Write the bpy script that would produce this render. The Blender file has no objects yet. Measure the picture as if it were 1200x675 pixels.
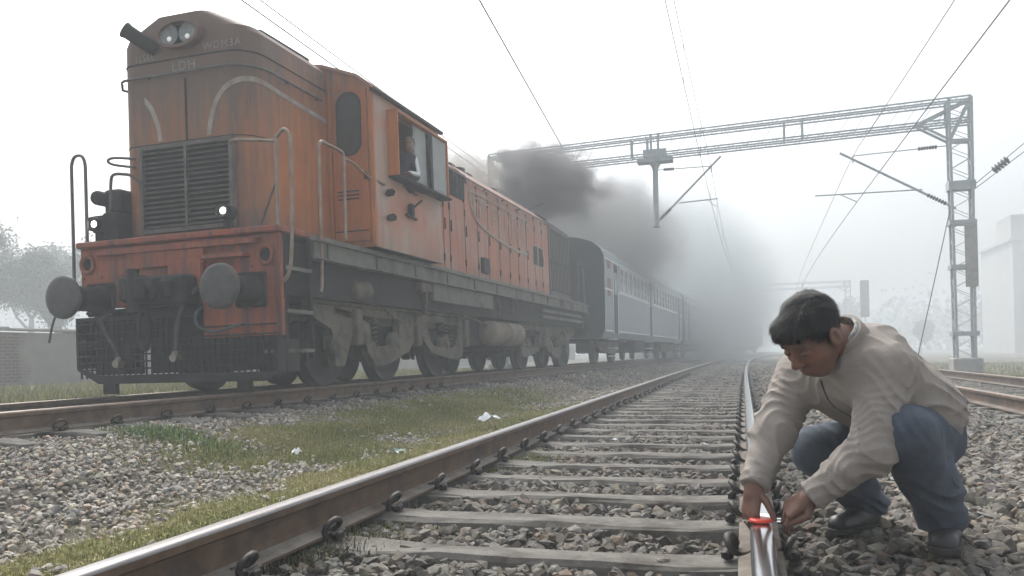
import bpy, bmesh, math, random
import numpy as np
from mathutils import Vector, Matrix
random.seed(7); np.random.seed(7)
sc = bpy.context.scene
R = math.radians

# ------------------------------------------------------------------ camera
YAW, PITCH, ROLL = math.atan(270/980), math.atan(15/980), R(1.0)
cam_data = bpy.data.cameras.new('camera'); cam = bpy.data.objects.new('camera', cam_data)
sc.collection.objects.link(cam); sc.camera = cam
cam_data.sensor_width = 36; cam_data.lens = 980/1200*36
cam_data.shift_y = 62.5/1200
cam_data.clip_start = .05; cam_data.clip_end = 3000
_f = Vector((-math.sin(YAW)*math.cos(PITCH), math.cos(YAW)*math.cos(PITCH), math.sin(PITCH)))
_r = Vector((math.cos(YAW), math.sin(YAW), 0)); _u = _r.cross(_f)
_r2 = _r*math.cos(ROLL) - _u*math.sin(ROLL); _u2 = _u*math.cos(ROLL) + _r*math.sin(ROLL)
_m = Matrix((( _r2.x, _u2.x, -_f.x, 0), (_r2.y, _u2.y, -_f.y, 0), (_r2.z, _u2.z, -_f.z, .763), (0, 0, 0, 1)))
cam.matrix_world = _m

# ------------------------------------------------------------------ sky, sun, exposure
SUN_EL, SUN_AZ = R(52), R(-35)          # sun high ahead and to the left, veiled by fog
world = bpy.data.worlds.new('World'); sc.world = world; world.use_nodes = True
wn = world.node_tree.nodes; wl = world.node_tree.links; wn.clear()
sky = wn.new('ShaderNodeTexSky'); sky.sky_type = 'NISHITA'; sky.sun_disc = False
sky.sun_elevation = SUN_EL; sky.sun_rotation = SUN_AZ
sky.air_density = 1.0; sky.dust_density = 8.0; sky.ozone_density = 1.0
hsv = wn.new('ShaderNodeHueSaturation'); hsv.inputs['Saturation'].default_value = .35
bg = wn.new('ShaderNodeBackground'); bg.inputs['Strength'].default_value = .15
wo = wn.new('ShaderNodeOutputWorld')
wl.new(sky.outputs[0], hsv.inputs['Color']); tnt = wn.new('ShaderNodeMix'); tnt.data_type = 'RGBA'; tnt.blend_type = 'MULTIPLY'; tnt.inputs['Factor'].default_value = 1; tnt.inputs['B'].default_value = (.95, .98, 1, 1)   # cool light of a winter fog
wl.new(hsv.outputs[0], tnt.inputs['A']); wl.new(tnt.outputs['Result'], bg.inputs['Color']); wl.new(bg.outputs[0], wo.inputs['Surface'])
sun_data = bpy.data.lights.new('sun', 'SUN'); sun_data.energy = .6; sun_data.angle = R(25); sun_data.color = (1, .97, .93)
sun = bpy.data.objects.new('sun', sun_data); sc.collection.objects.link(sun)
_sd = Vector((math.sin(SUN_AZ)*math.cos(SUN_EL), math.cos(SUN_AZ)*math.cos(SUN_EL), math.sin(SUN_EL)))
sun.rotation_euler = _sd.to_track_quat('Z', 'Y').to_euler()
sc.view_settings.view_transform = 'Standard'; sc.view_settings.look = 'None'
sc.view_settings.exposure = EXPOSURE = .95; sc.view_settings.gamma = 1
cy = sc.cycles
cy.max_bounces = 6; cy.diffuse_bounces = 3; cy.glossy_bounces = 2; cy.transmission_bounces = 2; cy.volume_bounces = 3
cy.transparent_max_bounces = 12
cy.use_adaptive_sampling = True; cy.adaptive_threshold = .02
cy.use_denoising = True
try: cy.denoiser = 'OPENIMAGEDENOISE'
except Exception: pass

# ------------------------------------------------------------------ helpers
def link(o): sc.collection.objects.link(o); return o
def tag(o, label=None, cat=None, group=None, kind=None):
    if label: o['label'] = label
    if cat: o['category'] = cat
    if group: o['group'] = group
    if kind: o['kind'] = kind
    return o
def empty(name, loc=(0,0,0), rz=0, parent=None):
    o = bpy.data.objects.new(name, None); o.location = loc; o.rotation_euler = (0,0,rz); o.empty_display_size = .2
    link(o)
    if parent: o.parent = parent
    return o
def copy_tree(o, parent=None):
    c = o.copy(); link(c)
    if parent is not None: c.parent = parent
    for ch in list(o.children): copy_tree(ch, c)
    return c
def V(*a): return Vector(a)

class MB:
    """collects shapes and links them as one mesh object"""
    def __init__(s): s.v=[]; s.f=[]; s.mi=[]; s.sm=[]
    def add(s, vs, fs, mi=0, smooth=False):
        n=len(s.v); s.v += [tuple(v) for v in vs]
        for f in fs: s.f.append(tuple(i+n for i in f)); s.mi.append(mi); s.sm.append(smooth)
        return s
    def box(s, a, b, mi=0, M=None, bev=0):
        x0,y0,z0=[min(p,q) for p,q in zip(a,b)]; x1,y1,z1=[max(p,q) for p,q in zip(a,b)]
        if bev:
            e=bev; vs=[]; 
            for z,i in ((z0,e),(z0+e,0),(z1-e,0),(z1,e)):
                for (x,y) in ((x0+i+e,y0+i),(x1-i-e,y0+i),(x1-i,y0+i+e),(x1-i,y1-i-e),(x1-i-e,y1-i),(x0+i+e,y1-i),(x0+i,y1-i-e),(x0+i,y0+i+e)): vs.append((x,y,z))
            fs=[tuple(range(7,-1,-1)), tuple(range(24,32))]
            for k in range(3):
                for j in range(8): fs.append((k*8+j, k*8+(j+1)%8, k*8+8+(j+1)%8, k*8+8+j))
        else:
            vs=[(x0,y0,z0),(x1,y0,z0),(x1,y1,z0),(x0,y1,z0),(x0,y0,z1),(x1,y0,z1),(x1,y1,z1),(x0,y1,z1)]
            fs=[(3,2,1,0),(4,5,6,7),(0,1,5,4),(1,2,6,5),(2,3,7,6),(3,0,4,7)]
        if M is not None: vs=[M@Vector(v) for v in vs]
        return s.add(vs,fs,mi)
    def bar(s, p, q, w, h=None, mi=0, up=(0,0,1)):
        h=h or w; p=Vector(p); q=Vector(q); d=(q-p); L=d.length; d.normalize(); u=Vector(up)
        if abs(d.dot(u))>.97: u=Vector((0,1,0)) if abs(d.y)<.9 else Vector((1,0,0))
        x=d.cross(u).normalized(); y=x.cross(d)
        vs=[]
        for c in (p,q):
            for i,j in ((-1,-1),(1,-1),(1,1),(-1,1)): vs.append(c+x*i*w/2+y*j*h/2)
        return s.add(vs,[(0,1,2,3),(7,6,5,4),(0,4,5,1),(1,5,6,2),(2,6,7,3),(3,7,4,0)],mi)
    def tube(s, pts, r, n=8, mi=0, cap=True, smooth=True, closed=False):
        pts=[Vector(p) for p in pts]; N=len(pts); rs=r if isinstance(r,(list,tuple)) else [r]*N
        t0=(pts[1]-pts[0]).normalized(); u=Vector((0,0,1))
        if abs(t0.dot(u))>.9: u=Vector((1,0,0))
        x=t0.cross(u).normalized(); vs=[]
        for i,p in enumerate(pts):
            if closed: t=(pts[(i+1)%N]-pts[i-1]).normalized()
            else: t=(pts[min(i+1,N-1)]-pts[max(i-1,0)]).normalized()
            x=(x-t*x.dot(t)).normalized(); y=t.cross(x)
            for k in range(n):
                a=2*math.pi*k/n; vs.append(p+(x*math.cos(a)+y*math.sin(a))*rs[i])
        fs=[]
        for i in range(N if closed else N-1):
            j=(i+1)%N
            for k in range(n): fs.append((i*n+k,i*n+(k+1)%n,j*n+(k+1)%n,j*n+k))
        s.add(vs,fs,mi,smooth)
        if cap and not closed:
            s.add(vs[:n],[tuple(range(n-1,-1,-1))],mi); s.add(vs[-n:],[tuple(range(n))],mi)
        return s
    def cyl(s,p,q,r,r2=None,n=20,mi=0,smooth=True): return s.tube([p,q],[r,r if r2 is None else r2],n,mi,True,smooth)
    def lathe(s, prof, o=(0,0,0), ax=(0,0,1), n=24, mi=0, smooth=True):
        """prof: (r, h) along axis"""
        o=Vector(o); ax=Vector(ax).normalized(); u=Vector((0,0,1)) if abs(ax.z)<.9 else Vector((1,0,0))
        x=ax.cross(u).normalized(); y=ax.cross(x); vs=[]
        for r,h in prof:
            for k in range(n):
                a=2*math.pi*k/n; vs.append(o+ax*h+(x*math.cos(a)+y*math.sin(a))*max(r,1e-4))
        fs=[]
        for i in range(len(prof)-1):
            for k in range(n): fs.append((i*n+k,i*n+(k+1)%n,(i+1)*n+(k+1)%n,(i+1)*n+k))
        return s.add(vs,fs,mi,smooth)
    def prism(s, poly, h, mi=0, plane='yz', x0=0, hole=None):
        """poly of 2d points in plane, thickness h from x0; plane 'yz' extrudes along x, 'xz' along y, 'xy' along z"""
        def P(a,b,c): return {'yz':(c,a,b),'xz':(a,c,b),'xy':(a,b,c)}[plane]
        if hole is None:
            n=len(poly); vs=[P(a,b,x0) for a,b in poly]+[P(a,b,x0+h) for a,b in poly]
            fs=[tuple(range(n-1,-1,-1)),tuple(range(n,2*n))]+[(i,(i+1)%n,n+(i+1)%n,n+i) for i in range(n)]
            return s.add(vs,fs,mi)
        n=len(poly)       # hole has the same number of points
        vs=[P(a,b,x0) for a,b in poly]+[P(a,b,x0) for a,b in hole]+[P(a,b,x0+h) for a,b in poly]+[P(a,b,x0+h) for a,b in hole]
        fs=[]
        for i in range(n):
            j=(i+1)%n
            fs+=[(i,j,n+j,n+i),(2*n+j,2*n+i,3*n+i,3*n+j),(i,2*n+i,2*n+j,j),(n+i,n+j,3*n+j,3*n+i)]
        return s.add(vs,fs,mi)
    def loft(s, rings, mi=0, smooth=False, cap=True, closed=True):
        n=len(rings[0]); vs=[p for r in rings for p in r]; fs=[]
        for i in range(len(rings)-1):
            for k in range(n if closed else n-1): fs.append((i*n+k,i*n+(k+1)%n,(i+1)*n+(k+1)%n,(i+1)*n+k))
        if cap: fs+=[tuple(range(n-1,-1,-1)),tuple(range((len(rings)-1)*n,len(rings)*n))]
        return s.add(vs,fs,mi,smooth)
    def data(s, name, mats):
        me=bpy.data.meshes.new(name); me.from_pydata(s.v,[],s.f)
        for m in (mats if isinstance(mats,(list,tuple)) else [mats]): me.materials.append(m)
        me.polygons.foreach_set('material_index',s.mi); me.polygons.foreach_set('use_smooth',s.sm)
        bm=bmesh.new(); bm.from_mesh(me); bmesh.ops.recalc_face_normals(bm,faces=bm.faces); bm.to_mesh(me); bm.free()
        me.update(); return me
    def build(s, name, mats, parent=None, loc=None):
        o=bpy.data.objects.new(name,s.data(name,mats)); link(o)
        if parent: o.parent=parent
        if loc is not None: o.location=loc
        return o

def np_mesh(name, verts, faces_flat, loop_totals, mats, mat_idx=None, colors=None, smooth=False):
    me=bpy.data.meshes.new(name); nv=len(verts); nl=len(faces_flat); nf=len(loop_totals)
    me.vertices.add(nv); me.loops.add(nl); me.polygons.add(nf)
    me.vertices.foreach_set('co',np.ascontiguousarray(verts,dtype=np.float32).ravel())
    me.loops.foreach_set('vertex_index',np.asarray(faces_flat,dtype=np.int32))
    st=np.concatenate([[0],np.cumsum(loop_totals)[:-1]]).astype(np.int32)
    me.polygons.foreach_set('loop_start',st)
    for m in (mats if isinstance(mats,(list,tuple)) else [mats]): me.materials.append(m)
    if mat_idx is not None: me.polygons.foreach_set('material_index',np.asarray(mat_idx,dtype=np.int32))
    me.polygons.foreach_set('use_smooth',np.full(nf,smooth))
    if colors is not None:
        at=me.attributes.new('tint','FLOAT_COLOR','POINT')
        at.data.foreach_set('color',np.ascontiguousarray(np.c_[colors,np.ones(nv)],dtype=np.float32).ravel())
    me.update(); me.validate(); return me

# ------------------------------------------------------------------ materials
def mat(name, c1, c2=None, scale=6, rough=.8, metal=0, bump=0, bscale=None, detail=6, c3=None, s3=1.5, t3=(.5,.7), coords='Object', spec=.35, stretch=None):
    m=bpy.data.materials.new(name); m.use_nodes=True; N=m.node_tree.nodes; L=m.node_tree.links
    b=N['Principled BSDF']; b.inputs['Roughness'].default_value=rough; b.inputs['Metallic'].default_value=metal
    b.inputs['Specular IOR Level'].default_value=spec
    tc=N.new('ShaderNodeTexCoord'); src=tc.outputs[coords]
    if stretch:
        mp=N.new('ShaderNodeMapping'); mp.inputs['Scale'].default_value=stretch; L.new(src,mp.inputs[0]); src=mp.outputs[0]
    if c2 is None: b.inputs['Base Color'].default_value=(*c1,1); out=None
    else:
        nz=N.new('ShaderNodeTexNoise'); nz.inputs['Scale'].default_value=scale; nz.inputs['Detail'].default_value=detail; nz.inputs['Roughness'].default_value=.65
        L.new(src,nz.inputs['Vector'])
        cr=N.new('ShaderNodeMapRange'); cr.inputs[1].default_value=.33; cr.inputs[2].default_value=.67; L.new(nz.outputs[0],cr.inputs[0])
        mx=N.new('ShaderNodeMix'); mx.data_type='RGBA'; mx.inputs['A'].default_value=(*c1,1); mx.inputs['B'].default_value=(*c2,1)
        L.new(cr.outputs[0],mx.inputs['Factor']); out=mx.outputs['Result']
        if c3 is not None:
            n3=N.new('ShaderNodeTexNoise'); n3.inputs['Scale'].default_value=s3; n3.inputs['Detail'].default_value=5; n3.inputs['Roughness'].default_value=.7; L.new(src,n3.inputs['Vector'])
            r3=N.new('ShaderNodeMapRange'); r3.inputs[1].default_value=t3[0]; r3.inputs[2].default_value=t3[1]; L.new(n3.outputs[0],r3.inputs[0])
            m3=N.new('ShaderNodeMix'); m3.data_type='RGBA'; m3.inputs['B'].default_value=(*c3,1); L.new(r3.outputs[0],m3.inputs['Factor']); L.new(out,m3.inputs['A']); out=m3.outputs['Result']
        L.new(out,b.inputs['Base Color'])
    if bump:
        nb=N.new('ShaderNodeTexNoise'); nb.inputs['Scale'].default_value=bscale or scale*4; nb.inputs['Detail'].default_value=5; L.new(src,nb.inputs['Vector'])
        bp=N.new('ShaderNodeBump'); bp.inputs['Strength'].default_value=1; bp.inputs['Distance'].default_value=bump; L.new(nb.outputs[0],bp.inputs['Height']); L.new(bp.outputs[0],b.inputs['Normal'])
    m['out']=0; return m
def node_col(m):
    b=m.node_tree.nodes['Principled BSDF']; s=b.inputs['Base Color'].links
    return s[0].from_socket if s else None
def tint_mat(name, rough=.9, bump=.002, bscale=60):
    m=mat(name,(.5,.5,.5),(.5,.5,.5),rough=rough,bump=bump,bscale=bscale)
    N=m.node_tree.nodes; L=m.node_tree.links
    at=N.new('ShaderNodeAttribute'); at.attribute_name='tint'
    nz=N.new('ShaderNodeTexNoise'); nz.inputs['Scale'].default_value=45; nz.inputs['Detail'].default_value=4
    tc=N.new('ShaderNodeTexCoord'); L.new(tc.outputs['Object'],nz.inputs['Vector'])
    mr=N.new('ShaderNodeMapRange'); mr.inputs[1].default_value=.3; mr.inputs[2].default_value=.7; mr.inputs[3].default_value=.72; mr.inputs[4].default_value=1.25; L.new(nz.outputs[0],mr.inputs[0])
    mx=N.new('ShaderNodeMix'); mx.data_type='RGBA'; mx.blend_type='MULTIPLY'; mx.inputs['Factor'].default_value=1
    L.new(at.outputs['Color'],mx.inputs['A']); L.new(mr.outputs[0],mx.inputs['B']); L.new(mx.outputs['Result'],N['Principled BSDF'].inputs['Base Color'])
    return m
# ------------------------------------------------------------------ track alignment and ground form
def bend(Y):
    Y=np.asarray(Y,float); t=np.clip(Y-5,0,100)
    return 4.7e-6*t**3 + np.clip(Y-105,0,None)*4.7e-6*3*100**2
def cen(Y):  return -.825+bend(Y)
def rgt(Y):  return 3.72+bend(Y)
LTH=R(1.6)
def lft(Y):  return -6.05+math.tan(LTH)*(np.clip(Y,-50,90)-8)+bend(Y)*.8
def ground_z(X,Y):
    X=np.asarray(X,float); Y=np.asarray(Y,float)
    d=X-cen(Y)
    z=np.interp(d,[-60,-14,-9.5,-7.3,-4.2,-3.0,-2.2,-1.5,-1.25,-.8,-.46,.46,.8,1.0,1.35,2.4,3.4,3.7,5.5,6.0,8.5,12,60],
                  [.05,.05,.06,.12,.12,.0,-.06,-.0,.02,-.034,-.024,-.024,-.034,.03,.065,.045,.0,-.03,-.03,.0,-.12,-.15,-.15])
    dl=np.abs(X-lft(Y))
    zl=np.interp(dl,[0,.75,1.0,1.5,2.3,3.2],[.155,.155,.19,.17,.06,-.3])
    return np.maximum(z,zl)
def undul(X,Y):
    return .014*np.sin(X*2.3+np.sin(Y*1.7))*np.sin(Y*2.1+1.3)+.008*np.sin(X*5.1+Y*3.3)
def grassy(X,Y):
    """0..1: where the grass strip grows between the two tracks"""
    d=X-cen(Y)
    a=np.exp(-((d+1.72)/.46)**2)*np.clip((Y-2.15)/.4,0,1)*np.clip((14-Y)/4,0,1)          # strip hugging the near rail
    b=np.exp(-((d+2.75)/.82)**2)*np.clip((Y-4.5)/1.1,0,1)*np.clip((17-Y)/5,0,1)
    n=.5+.5*np.sin(X*1.9+2.2*np.sin(Y*.9))*np.sin(Y*1.6+1.1*np.sin(X*2.3)+.6)
    n2=.5+.5*np.sin(X*5.3+Y*2.1)*np.sin(Y*4.7-X*1.3)
    return np.clip(np.maximum(a*1.5,b*1.25)*(.12+.75*n+.62*n2),0,1)
# stones / earth sheet
xs=np.unique(np.concatenate([np.linspace(-9,7,201),np.linspace(-30,-9,60),np.linspace(7,30,50),-np.geomspace(30,480,16),np.geomspace(30,480,16)]))
ys=np.unique(np.concatenate([np.linspace(-4,20,161),np.linspace(20,60,80),np.geomspace(60,480,30),-np.geomspace(4,200,10)]))
GX,GY=np.meshgrid(xs,ys); GXb=GX+bend(GY)*(np.abs(GX)<40); GZ=ground_z(GXb,GY)+undul(GXb,GY)-.015
nx,ny=len(xs),len(ys); ii=np.arange(nx*ny).reshape(ny,nx)
q=np.stack([ii[:-1,:-1],ii[:-1,1:],ii[1:,1:],ii[1:,:-1]],-1).reshape(-1,4)
m_ground=mat('earth',(.05,.044,.036),(.12,.108,.09),scale=14,rough=.95,bump=.02,bscale=22,c3=(.17,.155,.08),s3=.35,t3=(.5,.62))  # dark earth puts shade into the gaps between the stones
ground=bpy.data.objects.new('ground',np_mesh('ground',np.c_[GXb.ravel(),GY.ravel(),GZ.ravel()],q.ravel(),np.full(len(q),4),m_ground,smooth=True))
link(ground); tag(ground,kind='structure')
_at=ground.data.attributes.new('turf','FLOAT','POINT'); _at.data.foreach_set('value',np.ascontiguousarray((grassy(GXb,GY)*(np.abs(GXb)<8)).ravel(),dtype=np.float32))
_N=m_ground.node_tree.nodes; _Lk=m_ground.node_tree.links; _B=_N['Principled BSDF']; _c=_B.inputs['Base Color'].links[0].from_socket
_a=_N.new('ShaderNodeAttribute'); _a.attribute_name='turf'; _n=_N.new('ShaderNodeTexNoise'); _n.inputs['Scale'].default_value=30; _n.inputs['Detail'].default_value=6
_t=_N.new('ShaderNodeTexCoord'); _Lk.new(_t.outputs['Object'],_n.inputs['Vector']); _tm=_N.new('ShaderNodeMix'); _tm.data_type='RGBA'; _tm.inputs['A'].default_value=(.20,.17,.10,1); _tm.inputs['B'].default_value=(.16,.16,.065,1); _Lk.new(_n.outputs[0],_tm.inputs['Factor'])
_x=_N.new('ShaderNodeMix'); _x.data_type='RGBA'; _Lk.new(_a.outputs['Fac'],_x.inputs['Factor']); _Lk.new(_c,_x.inputs['A']); _Lk.new(_tm.outputs['Result'],_x.inputs['B']); _Lk.new(_x.outputs['Result'],_B.inputs['Base Color'])

# --- gravel templates
def stone_template(rng, n):
    bm=bmesh.new()
    for _ in range(n):
        v=rng.normal(size=3); v/=np.linalg.norm(v); v*=rng.uniform(.82,1.08); bm.verts.new(v*np.array([1,.78,.55])*.5)
    r=bmesh.ops.convex_hull(bm,input=bm.verts)
    bmesh.ops.delete(bm,geom=[g for g in r['geom_interior'] if isinstance(g,bmesh.types.BMVert)],context='VERTS')
    bmesh.ops.triangulate(bm,faces=bm.faces); bm.verts.ensure_lookup_table(); bm.normal_update()
    vs=np.array([v.co for v in bm.verts]); fs=np.array([[v.index for v in f.verts] for f in bm.faces]); bm.free()
    return vs,fs
rng=np.random.default_rng(5)
T_hi=[stone_template(rng,15) for _ in range(14)]; T_lo=[stone_template(rng,8) for _ in range(8)]
PAL=np.array([.86,.83,.78])*np.array([(.20,.19,.175),(.26,.25,.23),(.15,.145,.14),(.30,.28,.245),(.22,.185,.145),(.165,.175,.185),(.36,.34,.31),(.24,.165,.12),(.12,.115,.11),(.27,.235,.18)])
PAL=PAL.mean(0)*.38+PAL*.62
PW=np.array([.2,.17,.15,.12,.09,.09,.05,.04,.05,.04])
def rots(n,rng,tilt=.5):
    a=rng.uniform(0,2*np.pi,n); b=rng.normal(0,tilt,n); c=rng.normal(0,tilt,n)
    ca,sa,cb,sb,cc,sc_=np.cos(a),np.sin(a),np.cos(b),np.sin(b),np.cos(c),np.sin(c)
    Rz=np.zeros((n,3,3)); Rz[:,0,0]=ca; Rz[:,0,1]=-sa; Rz[:,1,0]=sa; Rz[:,1,1]=ca; Rz[:,2,2]=1
    Rx=np.zeros((n,3,3)); Rx[:,0,0]=1; Rx[:,1,1]=cb; Rx[:,1,2]=-sb; Rx[:,2,1]=sb; Rx[:,2,2]=cb
    Ry=np.zeros((n,3,3)); Ry[:,1,1]=1; Ry[:,0,0]=cc; Ry[:,0,2]=sc_; Ry[:,2,0]=-sc_; Ry[:,2,2]=cc
    return Rz@Rx@Ry
CAMP=np.array([0,0,.763]); FWD=np.array(_f); RTV=np.array(_r)
def in_view(X,Y,m=.9):
    d=(X*FWD[0]+Y*FWD[1]); r=(X*RTV[0]+Y*RTV[1]); return (d>1.2)&(r>-.62*d-m)&(r<.62*d+m)
SL0,SLP=3.06,.615                                   # sleepers of the near track
def on_sleeper(X,Y,w):
    k=np.round((Y-SL0)/SLP); return (np.abs(Y-SL0-k*SLP)<w)&(np.abs(X-cen(Y))<.78)
def scatter(y0,y1,dens,smin,smax,rng):
    x0,x1=-10.5,8.5+.35*y1
    n=int((y1-y0)*(x1-x0)*dens); X=rng.uniform(x0,x1,n); Y=rng.uniform(y0,y1,n)
    k=in_view(X,Y)&(np.abs(X-bend(Y)+.5)<10); X,Y=X[k],Y[k]
    d=X-cen(Y); dl=X-lft(Y)
    keep=~((np.abs(np.abs(d)-.871)<.075))&(dl>-2.6)&(d<6.6)
    keep&=~((np.abs(np.abs(dl)-.871)<.09))
    keep&=~((np.abs(np.abs(X-rgt(Y))-.871)<.09))
    keep&=~(on_sleeper(X,Y,.105)&(rng.random(len(X))<.80))
    keep&=rng.random(len(X))>grassy(X,Y)*.93
    keep&=rng.random(len(X))<np.interp(dl,[-2.6,-1.6],[.15,1])
    X,Y=X[keep],Y[keep]; n=len(X)
    s=rng.uniform(smin,smax,n)**1.0*np.where(rng.random(n)<.1,1.35,1)
    s=s*np.where(X-cen(Y)<-1.1,.66,1.)*np.where(rng.random(n)<.25,.62,1.)
    Z=ground_z(X,Y)+undul(X,Y)+rng.uniform(-.012,.014,n)+s*.12
    ci=rng.choice(len(PAL),n,p=PW/PW.sum()); C=PAL[ci]*rng.uniform(.74,1.2,(n,1))*(1+rng.normal(0,.02,(n,3)))
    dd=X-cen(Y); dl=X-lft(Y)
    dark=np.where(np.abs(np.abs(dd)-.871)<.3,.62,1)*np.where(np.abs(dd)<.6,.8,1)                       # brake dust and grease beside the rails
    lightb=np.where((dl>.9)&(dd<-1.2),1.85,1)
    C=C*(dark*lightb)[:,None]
    return X,Y,Z,s,C
def merge_stones(batches,name,parent):
    VV=[];FF=[];CC=[];off=0
    for (X,Y,Z,s,C,T) in batches:
        ti=rng.integers(0,len(T),len(X)); Rm=rots(len(X),rng)
        for t,(tv,tf) in enumerate(T):
            k=np.where(ti==t)[0]
            if not len(k): continue
            v=np.einsum('nij,vj->nvi',Rm[k],tv)*s[k][:,None,None]+np.stack([X[k],Y[k],Z[k]],-1)[:,None,:]
            f=tf[None]+ (np.arange(len(k))*len(tv))[:,None,None]+off
            VV.append(v.reshape(-1,3)); FF.append(f.reshape(-1,3)); CC.append(np.repeat(C[k],len(tv),0)); off+=len(k)*len(tv)
    V_=np.concatenate(VV);F_=np.concatenate(FF);C_=np.concatenate(CC)
    me=np_mesh(name,V_,F_.ravel(),np.full(len(F_),3),m_stone,colors=C_)
    o=bpy.data.objects.new(name,me); link(o); o.parent=parent; return o,len(F_)
m_stone=tint_mat('ballast_stone',rough=.9,bump=.0015,bscale=55)
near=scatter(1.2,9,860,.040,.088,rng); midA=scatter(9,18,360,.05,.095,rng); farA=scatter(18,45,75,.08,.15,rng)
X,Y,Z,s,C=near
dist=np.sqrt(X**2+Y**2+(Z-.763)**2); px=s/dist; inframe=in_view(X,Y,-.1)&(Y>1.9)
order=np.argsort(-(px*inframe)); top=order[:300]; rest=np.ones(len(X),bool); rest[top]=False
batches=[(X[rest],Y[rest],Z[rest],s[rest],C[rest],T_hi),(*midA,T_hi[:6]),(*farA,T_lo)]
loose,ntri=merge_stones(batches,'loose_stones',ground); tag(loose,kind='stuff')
print('stone tris',ntri,len(X))
# the 300 largest stones stand alone; worn, chipped lumps that share mesh data
def lump(rng,ci):
    bm=bmesh.new()
    for _ in range(13):
        v=rng.normal(size=3); v/=np.linalg.norm(v); v*=rng.uniform(.85,1.05); bm.verts.new(v*np.array([1,.8,.55])*.5)
    r=bmesh.ops.convex_hull(bm,input=bm.verts)
    bmesh.ops.delete(bm,geom=[g for g in r['geom_interior'] if isinstance(g,bmesh.types.BMVert)],context='VERTS')
    bmesh.ops.bevel(bm,geom=list(bm.edges),offset=.045,segments=1,affect='EDGES')
    me=bpy.data.meshes.new('stone'); bm.to_mesh(me); bm.free()
    c=PAL[ci]; me.materials.append(mat('stone_surface',tuple(c*.75),tuple(c*1.25),scale=7,rough=.9,bump=.025,bscale=14,detail=8)); return me
lumps=[lump(rng,i%len(PAL)) for i in range(20)]
for j,k in enumerate(top):
    ci=int(rng.choice(len(PAL),p=PW/PW.sum())); o=bpy.data.objects.new('stone',lumps[ci+10*int(rng.integers(0,2))]); link(o); o.parent=ground
    o.location=(X[k],Y[k],Z[k]+.004); sz=s[k]*1.08; o.scale=(sz,sz,sz); o.rotation_euler=(rng.normal(0,.4),rng.normal(0,.4),rng.uniform(0,6.28))

# ------------------------------------------------------------------ tracks
m_rust=mat('rail_rust',(.10,.060,.036),(.16,.105,.068),scale=9,rough=.75,bump=.001,bscale=60,c3=(.05,.045,.045),s3=3,t3=(.5,.7),spec=.3)
m_head_bright=mat('rail_polished',(.62,.62,.63),(.5,.5,.52),scale=3,rough=.16,metal=1,stretch=(30,1.2,30))
m_head_dull=mat('rail_worn',(.26,.25,.25),(.17,.155,.15),scale=4,rough=.42,metal=.9,stretch=(40,1,40))
m_foot=mat('rail_foot_dust',(.22,.20,.17),(.12,.095,.075),scale=7,rough=.95,c3=(.08,.06,.05),s3=2)
m_head_rusty=mat('rail_head_rusty',(.25,.19,.15),(.16,.12,.10),scale=6,rough=.5,metal=.5)
m_conc=mat('sleeper_concrete',(.19,.178,.156),(.11,.102,.09),scale=9,rough=.95,bump=.006,bscale=30,c3=(.075,.065,.055),s3=3.2,t3=(.48,.66))
m_clip=mat('clip_steel',(.02,.019,.018),(.05,.04,.033),scale=30,rough=.55,metal=.4)
HEADP=[(-.036,.135),(-.0365,.158),(-.033,.167),(-.024,.1715),(-.01,.1735),(.01,.1735),(.024,.1715),(.033,.167),(.0365,.158),(.036,.135),(.012,.122),(.0095,.1),(.0095,.05),(.014,.03),(.035,.018),(.075,.011),(.075,0),(-.075,0),(-.075,.011),(-.035,.018),(-.014,.03),(-.0095,.05),(-.0095,.1),(-.012,.122)]
def rail(track_fn, side, zfun, y0, y1, parent, mhead, wob=0):
    ysr=np.concatenate([np.arange(y0,30,.4),np.arange(30,y1,2.)]); rings=[]
    for y in ysr:
        x=float(track_fn(y))+side*.871+wob*.004*math.sin(y*1.9); dx=float(track_fn(y+.1)-track_fn(y-.1))/.2
        zz=zfun(y,side)
        rings.append([(x+p*1.0,y-p*dx,zz+h) for p,h in HEADP])
    n=len(HEADP); b=MB(); b.loft(rings,cap=True)
    for i in range(len(b.f)-2): 
        k=i%n; b.mi[i]=1 if 1<=k<=7 else (2 if k in (13,14,18,19) else 0); b.sm[i]=1<=k<=7
    return b.build('rail',[m_rust,mhead,m_foot],parent)
def clip_mesh():
    b=MB()
    for sgn in (1,):                       # spring clip: loops over the rail foot
        b.tube([(.035,-.062,.0),(.03,-.064,.03),(.035,-.056,.058),(.045,-.03,.078),(.05,0,.084),(.045,.03,.078),(.035,.056,.058),(.02,.06,.035),(.0,.05,.022),(-.02,.03,.018),(-.03,.0,.018)],[.013,.0135,.014,.015,.015,.015,.014,.0135,.012,.011,.010],7)
        b.box((.03,-.03,-.02),(.07,.03,.022),bev=.008); b.tube([(.05,-.055,.016),(.05,.055,.016)],.012,6)
    return b.data('rail_clip',m_clip)
CLIP=clip_mesh()
def sleeper_mesh(L=1.375):
    b=MB(); rings=[]
    for x in (-L,-1.15,-.9,-.6,-.3,0,.3,.6,.9,1.15,L):
        j=lambda: random.uniform(-.007,.007)
        w=.105 if abs(x)>.5 else .088; zt=(.0 if abs(x)>.6 else -.012)
        if abs(x)==L: zt=-.03
        rings.append([(x,-w-.03,-.2),(x,-w+j(),zt-.018+j()),(x,-w+.018+j(),zt+j()),(x,w-.018+j(),zt+j()),(x,w+j(),zt-.018+j()),(x,w+.03,-.2)])
    b.loft(rings); return b.data('sleeper',m_conc)
SLEEP=[sleeper_mesh() for _ in range(4)]
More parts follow.
